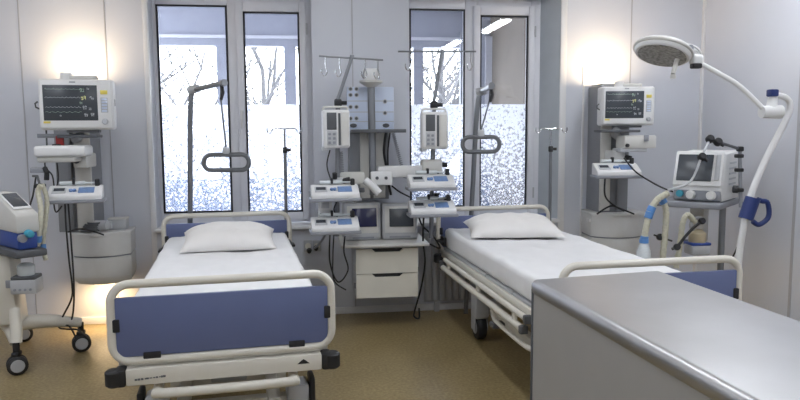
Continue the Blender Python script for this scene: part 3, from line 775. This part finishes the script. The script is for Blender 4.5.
# pole clamps holding the syringe pumps to the stands
for px, py, y, lab in ((336, 181, 5.0, 'black pole clamp above the upper syringe pump at left of the drawers'), (437, 201, 5.04, 'black pole clamp between the two right-hand syringe pumps')):
    p = P(px, py, y=y); t = thing('pole_clamp', lab, 'clamp', p, 0, 'pole clamps')
    build('jaw', MB().box(p, (.11, .07, .05), .012), 'lgrey', t, True)
    build('knob', MB().cyl(p+Vector((-.01, -.03, .02)), p+Vector((-.01, -.04, .06)), .018), 'black', t, True)
    build('knob', MB().cyl(p+Vector((.05, -.02, .0)), p+Vector((.10, -.03, .012)), .02), 'black', t, True)
p = P(325, 207, y=5.0)
t = thing('power_supply', 'white upright power block between the two left syringe pumps', 'power block', p)
build('block', MB().box(p, (.10, .08, .16), .01), 'white', t, True)
build('vent', MB().box(p+Vector((0, -.041, .02)), (.06, .004, .05), .001), 'lgrey', t, True)

# bench monitors on the drawer cabinet
def bench(loc, rz, w, h, d, label, scr, rise):
    t = thing('bench_monitor', label, 'bench monitor', loc, rz, 'small monitors on the drawer cabinet')
    build('casing', MB().prism([(-d, 0), (-d-.01, .03), (-d+.035, h), (-.015, h-.01), (0, h-.03), (0, 0)], 'x', -w/2, w/2, .012), 'lgrey', t)
    rot = RX(-math.degrees(math.atan2(.045, h-.03)))
    c = Vector((.0, -d+.016, h*.56))
    bz = build('bezel', MB().box(c+Vector((0, -.004, 0)), (w*.86, .01, h*.74), .004, rot=rot), 'offw', t)
    build('screen', MB().box(c+Vector((.012, -.012, .015)), (w*.68, .006, h*.5), .002, rot=rot), scr, bz)
    build('side_grille', MB().box((w/2-.012, -d*.55, h*.5), (.03, d*.6, h*.7), .006), 'grey', t)
    build('button_strip', MB().box((0, -d-.006, .022), (w*.6, .008, .014), .002), 'grey', t)
    return t
p = P(363, 237, y=5.02); bench(Vector((p.x+.0, 5.38, .656)), R(4), .275, .285, .2, 'small grey monitor with dark blue screen on the drawer cabinet worktop', 'bscreen', 0)
p = P(398.5, 236, y=5.02); bench(Vector((p.x+.043, 5.38, .656)), R(-3), .27, .275, .2, 'small grey monitor with dark grey screen at the right of the worktop', 'gloss', 0)

# ------------------------------------------------------------------ left ventilator cart
y0 = 4.35
t = thing('ventilator', 'white ventilator with blue lower half and teal knob at left edge', 'ventilator', P(10, 250, y=y0), 0)
A = P(17, 249, y=4.28); zt, zm, zb = P(17, 212, y=4.28).z, P(17, 234, y=4.28).z, P(17, 251, y=4.28).z
x1 = P(35, 230, y=4.5).x; xa = P(16, 230, y=4.28).x
rzv = R(-48)
def vlocal(mb):
    mb.M = Matrix.Translation((xa, 4.28, 0)) @ Matrix.Rotation(rzv, 4, 'Z'); return mb
# local: corner at origin, front face towards +x-ish, body behind
wv, dv = .22, .44
g = vlocal(MB()); g.prism([(-wv-.25, zm), (0, zm), (0, zt-.02), (-.30, zt+.09), (-wv-.25, zt+.09)], 'y', 0, .135, .014)
build('upper_casing', g, 'offw', t, True)
g = vlocal(MB()); g.bb(-wv-.22, -.01, .010, .125, zb, zm+.004, .014)
build('lower_casing', g, 'royal', t, True)
sl = math.atan2(.11, .30)
g = vlocal(MB()); g.box((-.17, .0675, zt+.049), (.23, .105, .012), .004, rot=RY(math.degrees(sl)))
sc = build('touch_screen', g, 'white', t, True)
g = vlocal(MB()); g.box((-.17, .0675, zt+.054), (.19, .085, .012), .004, rot=RY(math.degrees(sl)))
build('screen_glass', g, 'gloss', sc, True)
p = P(23, 232, y=4.40)
g = vlocal(MB()).lathe([(.025, 0), (.025, .02), (.02, .03), (.02, .045), (.012, .05)], (.0, .065, zm-.005), 20, rot=RY(90)); build('outlet_knob', g, 'teal', t, True)
g = vlocal(MB()).lathe([(.024, -.012), (.024, .02)], (.0, .03, zm-.03), 20, rot=RY(90)); build('outlet_port', g, 'grey', t, True)
t = thing('ventilator_cart', 'cream wheeled cart with black castors carrying the left ventilator', 'cart', (P(10, 340, y=4.6).x, 4.6, 0))
c0 = Vector((P(6, 300, y=4.55).x, 4.55, 0))
build('column', MB().prism([(c0.x-.20, .30), (c0.x+.10, .30), (c0.x+.07, zb-.05), (c0.x-.20, zb-.05)], 'y', c0.y-.09, c0.y+.09, .02), 'cream', t, True)
g = MB(); g.M = Matrix.Translation((xa, 4.28, 0)) @ Matrix.Rotation(rzv, 4, 'Z'); g.bb(-wv-.26, .03, -.02, .16, zb-.045, zb-.002, .01)
build('shelf', g, 'dgrey', t, True)
hb = Vector((c0.x-.02, 4.62, .27)); 
W1, W2, W3 = P(18, 374, z=0), P(82, 351, z=0), P(24, 341, z=0)
for w_, lab in ((W1, 1), (W2, 2), (W3, 3)):
    e = Vector((w_.x, w_.y, .20))
    g = MB().tube([hb, hb.lerp(e, .5)+Vector((0, 0, .015)), e], lambda q: .055-.022*q, 12, smooth=4)
    if lab == 1: g.tube([e+Vector((-.02, .06, .20)), e+Vector((0, .02, .08)), e], .035, 12)
    build('leg', g, 'cream', t, True)
    f = MB().cyl((w_.x, w_.y, .10), (w_.x, w_.y, .20), .02).box((w_.x, w_.y, .13), (.045, .07, .03), .01)
    cs = build('castor', f, 'black', t, True)
    rr = R(25 if lab != 2 else 20)
    g = MB(); g.M = Matrix.Translation((w_.x, w_.y, .06)) @ Matrix.Rotation(rr, 4, 'Z')
    for s in (-1, 1):
        g.lathe([(.04, -.014), (.054, -.012), (.06, -.006), (.06, .006), (.054, .012), (.04, .014)], (0, s*.024, 0), 26, rot=RX(90))
    build('wheel', g, 'black', cs, True)
    g = MB(); g.M = Matrix.Translation((w_.x, w_.y, .06)) @ Matrix.Rotation(rr, 4, 'Z')
    for s in (-1, 1): g.lathe([(.040, -.0155), (.035, -.019), (.035, .019), (.040, .0155)], (0, s*.024, 0), 24, rot=RX(90))
    build('hub', g, 'lgrey', cs, True)
p = P(27, 285, y=4.42)
t = thing('humidifier', 'small grey humidifier box hung on the ventilator cart column', 'humidifier', p)
build('box', MB().box(p, (.15, .13, .09), .012), 'lgrey', t, True)
build('lid', MB().box(p+Vector((0, 0, .052)), (.14, .12, .022), .006), 'dgrey', t, True)
build('chamber', MB().lathe([(.045, 0), (.05, .01), (.05, .06), (.03, .075)], p+Vector((0, 0, .062)), 20), 'bottle', t, True)
g = MB()
for k in range(4): g.cyl(p+Vector((-.045+k*.03, -.066, -.015)), p+Vector((-.045+k*.03, -.072, -.015)), .008, seg=10)
build('buttons', g, 'grey', t, True)
build('mount_bar', MB().box(p+Vector((-.09, .06, .0)), (.10, .05, .05), .006), 'grey', t, True)

def hose(name, label, cat, pts, r, mt, group=None, cuffs=(), cm='hoseblue'):
    t = thing(name, label, cat, pts[0], 0, group)
    pp = catmull(pts, 10)
    n = len(pp)
    build('tube', MB().tube(pp, (lambda q: r*(1+.1*math.sin(q*n*2.2))) if r > .01 else r, 10), mt, t, True)
    for i in cuffs:
        a, b = pp[max(0, int((n-1)*i)-2)], pp[min(n-1, int((n-1)*i)+2)]
        build('cuff', MB().tube([a, b], r*1.3, 12), cm, t, True)
    return t
Y = 4.55
hose('breathing_hose', 'thick beige breathing hose hanging beside the left ventilator', 'hose', [P(30, 238, y=4.43), P(37, 246, y=4.5), P(39, 234, y=4.5), P(41, 210, y=4.55), P(38, 192, y=4.6), P(41, 185, y=4.6)], .0155, 'hose', 'breathing hoses at left', (.35,))
hose('breathing_hose', 'second beige hose looping down past the left ventilator to a yellow tip', 'hose', [P(42, 184, y=4.62), P(47, 200, y=4.62), P(45, 225, y=4.6), P(43, 246, y=4.6), P(46, 260, y=4.58)], .014, 'hose', 'breathing hoses at left', (.78,))
p = P(40, 171, y=4.9)
t = thing('hose_clip', 'black hose clip arm hanging below the left tray', 'clip', p)
build('bar', MB().box(p+Vector((-.01, 0, .005)), (.10, .03, .035), .006), 'grey', t, True)
build('jaw', MB().tube([p+Vector((.03, 0, .02)), p+Vector((.05, -.02, -.01)), p+Vector((.045, -.02, -.06))], .017, 8), 'black', t, True)
p = P(40, 186, y=4.66)
t = thing('hose_clip', 'small black hose clip holding both beige hoses at left', 'clip', p)
build('jaw', MB().box(p, (.07, .04, .03), .01), 'black', t, True)
build('support_rod', MB().tube([p, p+Vector((-.03, .05, .06)), P(33, 176, y=4.88)], .008, 8), 'dgrey', t, True)

# clutter on the left drawer unit
p = P(101, 234, y=5.28); p.z = .762
t = thing('blood_pressure_cuff', 'rolled grey cuff with coiled tubing on the left drawer unit', 'cuff', p)
g = MB()
for k in range(5): g.tube([p+Vector((-.07+.06*math.cos(a*.6+k)+.01*k, -.02+.05*math.sin(a*.6+k), .012+.014*k)) for a in range(10)], .008, 7)
build('coiled_tube', g, 'dgrey', t, True)
build('cuff_roll', MB().cyl(p+Vector((-.03, -.02, .05)), p+Vector((.06, -.04, .05)), .035).box(p+Vector((.03, .06, .04)), (.08, .06, .06), .015), 'lgrey', t, True)
p = P(118, 231, y=5.36); p.z = .781
t = thing('supply_box', 'pale open supply box on the back of the left drawer unit', 'box', p)
build('tray', MB().box(p+Vector((0, .03, .02)), (.13, .10, .08), .01), 'lgrey', t, True)
build('lid', MB().box(p+Vector((0, .03, .063)), (.135, .105, .010), .004), 'offw', t, True)

# ------------------------------------------------------------------ cables
def cable(label, pts, r=.006, group='black cables', mt='black'):
    o = build('cable', MB().tube(catmull(pts, 10), r, 7), mt)
    tag(o, label, 'cable', group); return o
cable('black cable hanging from the left syringe pump down to the cart castor', [P(65, 202, y=4.86), P(66, 225, y=4.82), P(69, 260, y=4.78), P(72, 285, y=4.78), P(71, 300, y=4.78), P(59, 325, y=4.76), P(66, 329, y=4.76), P(78, 330, y=4.74), P(89, 340, y=4.74)])
cable('second black cable beside it looping at the left cart leg', [P(68, 202, y=4.88), P(71, 240, y=4.84), P(74, 290, y=4.80), P(72, 318, y=4.79), P(66, 321, y=4.77), P(63, 324, y=4.77), P(70, 327, y=4.76), P(76, 338, y=4.75)])
cable('black cable curling over the left drawer unit top', [P(68, 232, y=4.92), P(80, 229, y=4.98), P(95, 232, y=5.08), P(104, 235, y=5.1)])
cable('black cable drop between left tray and left pump', [P(57, 163, y=4.94), P(58, 180, y=4.98), P(54, 200, y=4.98), P(56, 212, y=4.95), P(62, 206, y=4.93)], .005)
cable('black lead hanging from left rail to hose clip', [P(47, 150, y=4.96), P(45, 166, y=4.96), P(52, 175, y=4.96), P(54, 186, y=4.96)], .005)
cable('thin dark lead hanging left of the beige hoses', [P(36, 176, y=4.86), P(33, 195, y=4.8), P(30, 206, y=4.7), P(31, 214, y=4.6)], .006)
cable('black cable looping below the left syringe pump pair', [P(330, 234, y=4.92), P(330, 262, y=4.98), P(338, 282, y=5.02), P(348, 270, y=5.03), P(344, 252, y=5.0), P(345, 236, y=4.95)])
cable('black cable drooping to the left of that loop', [P(334, 234, y=4.94), P(333, 255, y=5.02), P(334, 280, y=5.05), P(346, 290, y=5.05)], .005)
cable('black cable running from the lower left pump to the wall sockets', [P(326, 234, y=4.95), P(320, 243, y=5.15), P(315, 248, y=5.4)], .009, mt='grey')
cable('black cable hanging in front of the left infusion pole', [P(330, 150, y=4.92), P(327, 165, y=4.93), P(331, 180, y=4.95), P(335, 188, y=4.95)], .005)
cable('black cable between the two left syringe pumps', [P(338, 200, y=4.9), P(334, 210, y=4.94), P(340, 222, y=4.92), P(338, 226, y=4.9)], .005)
cable('black cable from the right pumps trailing down beside the drawers to the floor', [P(424, 212, y=4.98), P(423, 240, y=5.08), P(425, 262, y=5.15), P(421, 288, y=5.2), P(416, 306, y=5.22), P(414, 316, y=5.2), P(419, 318, y=5.18), P(419, 308, y=5.2)], .007)
cable('dark cable draped from right pump pair behind the bed head', [P(418, 212, y=5.02), P(422, 225, y=5.08), P(433, 236, y=5.12), P(440, 248, y=5.2), P(430, 244, y=5.25)], .007)
cable('black cables bundled down the middle column beside the pole', [P(386, 132, y=5.1), P(384, 150, y=5.12), P(386, 165, y=5.18), P(388, 180, y=5.18), P(391, 195, y=5.18)], .010)
cable('thin black cord down the middle column', [P(390, 133, y=5.1), P(388, 150, y=5.14), P(388, 165, y=5.19)], .006)
cable('black cable arching behind the right bench monitor', [P(392, 186, y=5.24), P(400, 192, y=5.2), P(412, 198, y=5.2)], .006)
co = [Vector(P(393, 133, y=5.15)).lerp(P(405, 178, y=5.15), i/160)+Vector((.012*math.cos(i*.9), .012*math.sin(i*.9), 0)) for i in range(161)]
tag(build('coiled_cable', MB().tube(co, .0035, 5), 'grey'), 'grey coiled cable hanging right of the middle column', 'cable')
co = [Vector(P(340, 152, y=5.1)).lerp(P(342, 180, y=5.1), i/110)+Vector((.018*math.cos(i*.9), .018*math.sin(i*.9), 0)) for i in range(111)]
tag(build('coiled_cable', MB().tube(co, .004, 5), 'grey'), 'grey coiled cable under the left infusion pump', 'cable')
cable('black cable sweeping from right syringe pump to the ventilator', [P(624, 158, y=5.0), P(636, 172, y=4.9), P(655, 184, y=4.7), P(668, 190, y=4.55), P(675, 192, y=4.5)], .006)
cable('black cable drooping under the right syringe pump', [P(605, 178, y=4.98), P(605, 195, y=5.02), P(612, 204, y=5.08), P(624, 211, y=5.1)], .007)
cable('second black cable lying on the right drawer unit', [P(597, 214, y=5.14), P(606, 208, y=5.1), P(613, 206, y=5.1), P(624, 210, y=5.12), P(634, 214, y=5.15)], .007)
# wall sockets under the sill
for px, lab in ((308, 'left of two white wall sockets under the window sill by the left bed'), (317, 'right of two white wall sockets under the window sill by the left bed')):
    p = P(px, 246, y=W-.012)
    t = thing('wall_socket', lab, 'wall socket', (p.x, W, p.z), 0, 'wall sockets')
    build('plate', MB().bb(-.034, .034, -.012, 0, -.045, .045, .004), 'lgrey', t)
    build('socket_face', MB().lathe([(.024, 0), (.024, .006), (.018, .004)], (0, -.011, 0), 18, rot=RX(90)), 'drawer', t)
p = P(313, 249, y=5.46)
for dx, dz, lab in ((-.03, -.02, 'black plug in the left wall socket by the left bed'), (.025, 0, 'black plug in the right wall socket by the left bed')):
    q = p+Vector((dx, 0, dz)); t = thing('power_plug', lab, 'plug', q, 0, 'power plugs')
    build('plug_body', MB().cyl(q+Vector((0, .058, 0)), q+Vector((0, -.01, 0)), .021, .015), 'black', t, True)
# ribbed radiators under the windows
def radiator(x0, x1, label):
    t = thing('radiator', label, 'radiator', ((x0+x1)/2, W-.04, .08), 0, 'radiators under the windows')
    w = x1-x0; n = int(w/.055)
    build('back_plate', MB().bb(-w/2, w/2, .0, .03, 0, .57, .004), 'lgrey', t)
    g = MB()
    for i in range(n): g.bb(-w/2+(i+.12)*w/n, -w/2+(i+.88)*w/n, -.028, .004, .015, .555, .01)
    build('ribs', g, 'lgrey', t)
    build('top_grille', MB().bb(-w/2, w/2, -.028, .03, .556, .575, .003), 'lgrey', t)
    f = MB()
    for s in (-1, 1): f.bb(s*w*.4-.02, s*w*.4+.02, -.02, .03, -.08, .01)
    build('foot', f, 'lgrey', t)
radiator(.93, 1.95, 'pale grey ribbed radiator under the right window behind the bed head')
radiator(-1.08, -.15, 'pale grey ribbed radiator under the left window behind the bed head')

# ------------------------------------------------------------------ right ventilator
yv = 4.45; rv = R(-47)
fl = P(694, 201, y=4.4)
t = thing('ventilator', 'white ventilator with tilted dark screen on the stand at right', 'ventilator', (fl.x+.03, 4.4, fl.z), rv); t.scale = (1.2, 1.2, 1.2)
zs = fl.z
build('casing', MB().prism([(-.04, .085), (.02, .27), (.30, .285), (.34, .25), (.34, .0), (-.02, .0)], 'x', -.135, .135, .014), 'white', t)
tilt = math.degrees(math.atan2(.06, .185))
c = Vector((0, -.014, .185)); rot = RX(-tilt)
bz = build('screen_bezel', MB().box(c, (.265, .02, .205), .01, rot=rot), 'white', t)
build('screen', MB().box(c+Vector((-.018, -.010, .006)), (.19, .012, .155), .004, rot=rot), 'gloss', bz)
build('side_keys', MB().box(c+Vector((.105, -.011, .01)), (.026, .008, .15), .003, rot=rot), 'lgrey', bz)
build('rotary_knob', MB().lathe([(.014, 0), (.014, .016), (.01, .02)], c+Vector((.105, .018, -.08)), 18, rot=RX(90-tilt)), 'lgrey', bz)
lp = build('lower_panel', MB().bb(-.13, .13, -.035, .02, .004, .075, .01), 'grey', t)
for x in (-.03, .08): build('outlet_port', MB().lathe([(.026, 0), (.026, .02), (.02, .035)], (x, -.03, .038), 20, rot=RX(90)), 'white', lp)
build('port_ring', MB().lathe([(.02, 0), (.02, .02)], (-.09, -.03, .042), 18, rot=RX(90)), 'teal', lp)
g = MB()
for i in range(5): g.bb(.134, .138, .10, .24, .09+.03*i, .10+.03*i)
build('side_vent', g, 'lgrey', t)
build('side_connector', MB().cyl((.135, .2, .06), (.16, .2, .06), .022), 'dgrey', t)
T0 = WM[t.name]
t = thing('ventilator_stand', 'grey stand with tray and post carrying the right ventilator', 'stand', (fl.x+.12, 4.53, 0), rv)
zs2 = zs-.024
build('tray', MB().bb(-.24, .20, -.24, .25, zs2-.022, zs2+.022, .012), 'grey', t)
build('post', MB().cyl((.15, .02, .14), (.15, .02, zs2-.02), .022), 'pole', t)
build('rear_block', MB().bb(-.08, .02, .05, .17, zs2-.30, zs2-.022, .01), 'offw', t)
for i in range(5):
    a = R(72*i+20); e = Vector((.15+.27*math.cos(a), .02+.27*math.sin(a), .11))
    lg = build('leg', MB().tube([(.15, .02, .15), (.15+.1*math.cos(a), .02+.1*math.sin(a), .145), e], .022, 10), 'grey', t)
    build('castor_wheel', MB().lathe([(.03, -.02), (.045, -.014), (.045, .014), (.03, .02)], (e.x, e.y, .045), 20, rot=RX(90)).cyl(e-Vector((0, 0, .06)), e, .012), 'black', lg)
# articulated hose arm
pA, pB, pC, pD = P(741, 200, y=4.31), P(740, 149, y=4.31), P(718, 142, y=4.27), P(710, 139, y=4.3)
t = thing('hose_support_arm', 'black jointed hose support arm above the right ventilator', 'support arm', pA)
build('upright', MB().tube([pA+Vector((0, 0, -.05)), pB], .012, 10), 'grey', t, True)
build('cross_arm', MB().tube([pB, pC], .010, 10), 'dgrey', t, True)
build('hose_rod', MB().tube([pD, P(702, 156, y=4.26), P(690, 182, y=4.25), P(668, 190, y=4.24)], .008, 8, smooth=4), 'lgrey', t, True)
build('joint', MB().box(pB, (.04, .04, .035), .01), 'black', t, True)
for q in (pC, pD, P(702, 157, y=4.26)): build('joint', MB().lathe([(.02, -.022), (.026, -.015), (.026, .015), (.02, .022)], q, 14, rot=RX(60)).cyl(q, q+Vector((.035, -.01, -.025)), .011), 'black', t, True)
for py in (156, 170, 190): build('rail_clamp', MB().box(P(739, py, y=4.31), (.05, .04, .025), .006), 'black', t, True)
cable('black cable hanging behind the right ventilator stand', [P(741, 195, y=4.55), P(743, 220, y=4.6), P(738, 245, y=4.65), P(730, 262, y=4.65)], .006)
# hoses at right
Y = 4.25
hose('breathing_hose', 'beige breathing hose arching over the blue cuffs at right', 'hose', [P(668, 193, y=Y), P(657, 200, y=Y), P(650, 212, y=Y), P(646, 228, y=Y), P(644, 240, y=Y)], .021, 'hose', 'breathing hoses at right', (.45, .55, .97))
hose('breathing_hose', 'second beige hose hanging straight down beside the blue cuffs', 'hose', [P(660, 196, y=Y+.04), P(666, 210, y=Y+.04), P(665, 235, y=Y+.04), P(663, 262, y=Y+.04), P(669, 275, y=Y+.05)], .020, 'hose', 'breathing hoses at right', (.12,))
hose('breathing_hose', 'third beige hose looping under the right ventilator tray', 'hose', [P(695, 222, y=Y+.1), P(688, 215, y=Y+.1), P(683, 222, y=Y+.1), P(680, 245, y=Y+.1), P(676, 268, y=Y+.08)], .019, 'hose', 'breathing hoses at right')
p = P(644, 241, y=Y)
t = thing('water_trap', 'clear plastic water trap bottle hanging from the blue hose cuff', 'bottle', p)
build('bottle', MB().lathe([(.018, 0), (.026, -.02), (.045, -.07), (.05, -.13), (.04, -.14)], p, 22), 'bottle', t, True)
build('cap', MB().lathe([(.03, -.012), (.03, .012), (.02, .016)], p, 18), 'hoseblue', t, True)
p = P(697, 246, y=4.36)
t = thing('humidifier', 'humidifier with blue base under the right ventilator tray', 'humidifier', p)
build('base', MB().box(p+Vector((0, 0, -.02)), (.13, .12, .07), .012), 'lgrey', t, True)
build('blue_band', MB().box(p+Vector((0, 0, .02)), (.135, .125, .018), .005), 'royal', t, True)
build('chamber', MB().lathe([(.055, .028), (.058, .04), (.055, .09), (.03, .115)], p, 22), 'tan', t, True)
build('pipe', MB().tube([p+Vector((-.03, 0, .11)), p+Vector((-.05, 0, .15)), p+Vector((-.02, 0, .19)), p+Vector((.03, .02, .19))], .014, 10, smooth=4), 'lgrey', t, True)
build('bracket', MB().box(p+Vector((.02, .11, .0)), (.05, .12, .04), .008), 'dgrey', t, True)
for i, (a, b, c, lab) in enumerate((((684, 238), (693, 228), (702, 221), 'black clip arm under the right ventilator tray'), ((672, 249), (677, 247), (684, 238), 'black hose bracket between the hanging beige hoses'), ((654, 235), (660, 237), (672, 241), 'thin black rod joining the beige hoses at right'))):
    t = thing('hose_bracket', lab, 'bracket', P(a[0], a[1], y=4.3), 0, 'black hose brackets')
    pa, pb_, pc = [P(q[0], q[1], y=4.31) for q in (a, b, c)]
    build('rod', MB().tube([pa, pb_, pc], .010 if i < 2 else .006, 8), 'black', t, True)
    build('knob', MB().lathe([(.02, -.015), (.024, 0), (.02, .015)], pc if i == 0 else pb_, 14, rot=RX(70)), 'black', t, True)

# ------------------------------------------------------------------ examination lamp
yl = 3.72
b0 = P(736, 292, y=yl)
t = thing('examination_lamp', 'white operating lamp on a curved floor stand at the right wall', 'examination lamp', (b0.x, yl, 0))
path = [Vector((b0.x-.05, yl, .16)), P(735, 300, y=yl), P(738, 265, y=yl), P(744, 225, y=yl), P(752, 192, y=yl), P(768, 155, y=yl), P(785, 122, y=yl), P(790, 106, y=yl), P(786, 98, y=yl), P(776, 95, y=yl)]
build('stand_pole', MB().tube(path, lambda q: .0215-.004*q, 16, smooth=6), 'white', t, True)
g = MB().lathe([(.05, .09), (.05, .18), (.03, .22)], (b0.x-.05, yl, 0), 20)
for i in range(5):
    a = R(72*i+54); g.tube([(b0.x-.05, yl, .14), (b0.x-.05+.19*math.cos(a), yl+.19*math.sin(a), .10)], .025, 10)
fb = build('foot_base', g, 'offw', t, True)
for i in range(5):
    a = R(72*i+54); e = (b0.x-.05+.19*math.cos(a), yl+.19*math.sin(a), .04)
    build('castor_wheel', MB().lathe([(.028, -.02), (.04, -.014), (.04, .014), (.028, .02)], e, 18, rot=RX(90)).cyl(e, (e[0], e[1], .10), .01), 'black', fb, True)
# blue push handle
hs, he = P(745.5, 219, y=yl), P(753, 198, y=yl); dv_ = (he-hs)
hd = build('push_handle', MB().tube([hs, he], .042, 18), 'navy', t, True)
ax = dv_.normalized()
sd = Vector((1, 0, 0)) - ax*ax.x; sd.normalize()
mid = hs.lerp(he, .5)
build('handle_grip', MB().tube([hs+sd*.05+ax*.0, hs+sd*.095-ax*.005, mid+sd*.135-ax*.01, he+sd*.10-ax*.0, he+sd*.06-ax*.0, he+sd*.03], .015, 12, smooth=5), 'navy', hd, True)
hb_ = P(771, 112, y=yl-.02)
build('hub_joint', MB().cyl(hb_+Vector((-.06, 0, -.0)), hb_+Vector((.06, 0, .0)), .035, .04).cyl(hb_, P(773, 97, y=yl), .032, .026), 'white', t, True)
build('hub_cap', MB().box(P(772.5, 93, y=yl-.01), (.05, .05, .042), .008), 'navy', t, True)
hj = P(697, 62, y=3.85)
build('boom', MB().tube([hb_+Vector((-.03, 0, .0)), P(740, 86.5, y=yl+.03), P(718, 73, y=yl+.08), hj], .0145, 14, smooth=5), 'white', t, True)
build('boom_knuckle', MB().box(hj+Vector((-.005, 0, .01)), (.07, .06, .07), .02, 3), 'white', t, True)
build('boom_seal', MB().box(P(696, 66, y=3.83), (.055, .05, .03), .008), 'black', t, True)
hc = P(663, 51, y=3.88)
hr = Matrix.Rotation(R(19), 3, 'Y') @ Matrix.Rotation(R(-12), 3, 'X')
ld = build('lamp_head', MB().lathe([(.15, -.03), (.158, -.022), (.162, -.004), (.15, .025), (.10, .05), (.05, .058), (.01, .06)], hc, 44, rot=hr), 'white', t, True)
build('lens', MB().lathe([(.138, -.034), (.138, -.028)], hc, 40, rot=hr), 'lampface', ld, True)
build('head_ring', MB().tube([hc+hr@Vector((.162*math.cos(a), .162*math.sin(a), .0)) for a in [2*math.pi*k/44 for k in range(44)]], .010, 10, True), 'offw', ld, True)
gs = P(676, 63, y=3.84)
build('sterile_grip', MB().tube([gs+Vector((.01, 0, .03)), gs, P(673, 74, y=3.82)], .0135, 12).lathe([(.015, -.012), (.017, 0), (.014, .012)], P(673, 76.5, y=3.82), 14), 'offw', ld, True)
g = MB().tube([P(682, 51, y=3.88), P(692, 50, y=3.88), hj+Vector((0, 0, .03))], .024, 12).tube([P(686, 44, y=3.85), P(697, 48, y=3.84), P(701, 55, y=3.84), P(700, 62, y=3.84)], .008, 8, smooth=4)
build('yoke', g, 'white', t, True)
build('yoke_knob', MB().lathe([(.016, -.015), (.02, 0), (.016, .015)], P(690, 48, y=3.83), 16, rot=RX(80)), 'grey', t, True)

# ------------------------------------------------------------------ steel counter in front
ZT = .95
ca, cb_ = P(537, 279.5, z=ZT), P(662, 270.5, z=ZT)
dirx = (cb_-ca); wC = dirx.length; rzc = math.atan2(dirx.y, dirx.x)
t = thing('steel_counter', 'brushed steel topped counter with grey side in the right foreground', 'counter', (ca.x, ca.y, 0), rzc)
sk = -.012
Lc = 1.62
# local: x right along the far edge, -y towards the camera; plan is a slight parallelogram
near = P(760, 399, z=ZT); nl = WM[t.name].inverted() @ near; kx = nl.x/nl.y
right = WM[t.name].inverted() @ P(800, 319, z=ZT); kr = (right.x-wC)/right.y
def cx(y): return kx*y
def dx_(y): return wC+kr*y
rr = .024
top = MB()
prof = []
for i in range(9):
    a = R(180-22.5/2*i); prof.append((rr+rr*math.cos(a), ZT-rr+rr*math.sin(a)))
def ringc(y, inset=0):
    L_, R_ = cx(y)-.022, dx_(y)
    left = [(L_+p, z) for p, z in prof]; rgt = [(R_-p, z) for p, z in prof[::-1]]
    return [(L_+.002, ZT-.047)]+[(L_, ZT-.043)]+left+rgt+[(R_, ZT-.043), (R_-.01, ZT-.047)]
R0 = [top._v((x, 0, z)) for x, z in ringc(0)]; R1 = [top._v((x, -Lc, z)) for x, z in ringc(-Lc)]
n = len(R0)
for i in range(n): top.b.faces.new((R0[i], R0[(i+1) % n], R1[(i+1) % n], R1[i]))
top.b.faces.new(R0[::-1]); top.b.faces.new(R1)
build('worktop', top, 'steel', t)
body = MB()
ins = .004
q = [(cx(0)-.022+ins, -.004), (dx_(0)-ins, -.004), (dx_(-Lc)-ins, -Lc+.01), (cx(-Lc)-.022+ins, -Lc+.01)]
body.prism(q, 'z', .06, ZT-.046)
build('side_panels', body, 'counter', t)
q2 = [(cx(0)+.02, -.04), (dx_(0)-.04, -.04), (dx_(-Lc)-.04, -Lc+.04), (cx(-Lc)+.02, -Lc+.04)]
build('plinth', MB().prism(q2, 'z', 0, .06), 'dgrey', t)
build('corner_profile', MB().bb(cx(0)-.0225, cx(0)-.008, -.012, .001, .06, ZT-.03, .003), 'dgrey', t)

# ------------------------------------------------------------------ light
def area(name, loc, rot, sx, sy, power, col):
    l = bpy.data.lights.new(name, 'AREA'); l.shape = 'RECTANGLE'; l.size = sx; l.size_y = sy; l.energy = power; l.color = col
    o = bpy.data.objects.new(name, l); COL.objects.link(o); o.location = loc; o.rotation_euler = rot; return o
for x, y in ((-1.66, 5.40), (2.41, 5.40)):
    area('uplight', (x, y-.06, 1.88), (R(180-14), 0, 0),   .12, .08, 3.8, (1, .76, .48))
area('downlight', (-1.56, 5.36, .30), (R(20), 0, 0), .14, .08, 2.4, (1, .70, .38))
area('downlight', (2.5, 5.36, .33), (R(20), 0, 0), .12, .08, 2.5, (1, .74, .42))
w = bpy.data.worlds.new('winter_sky'); S.world = w; w.use_nodes = True
bg = w.node_tree.nodes['Background']; bg.inputs[0].default_value = (.90, .94, 1, 1); bg.inputs[1].default_value = 8.0
S.view_settings.view_transform = 'Standard'; S.view_settings.look = 'None'
S.view_settings.gamma = 1; S.view_settings.use_curve_mapping = False
S.view_settings.exposure = 0.25
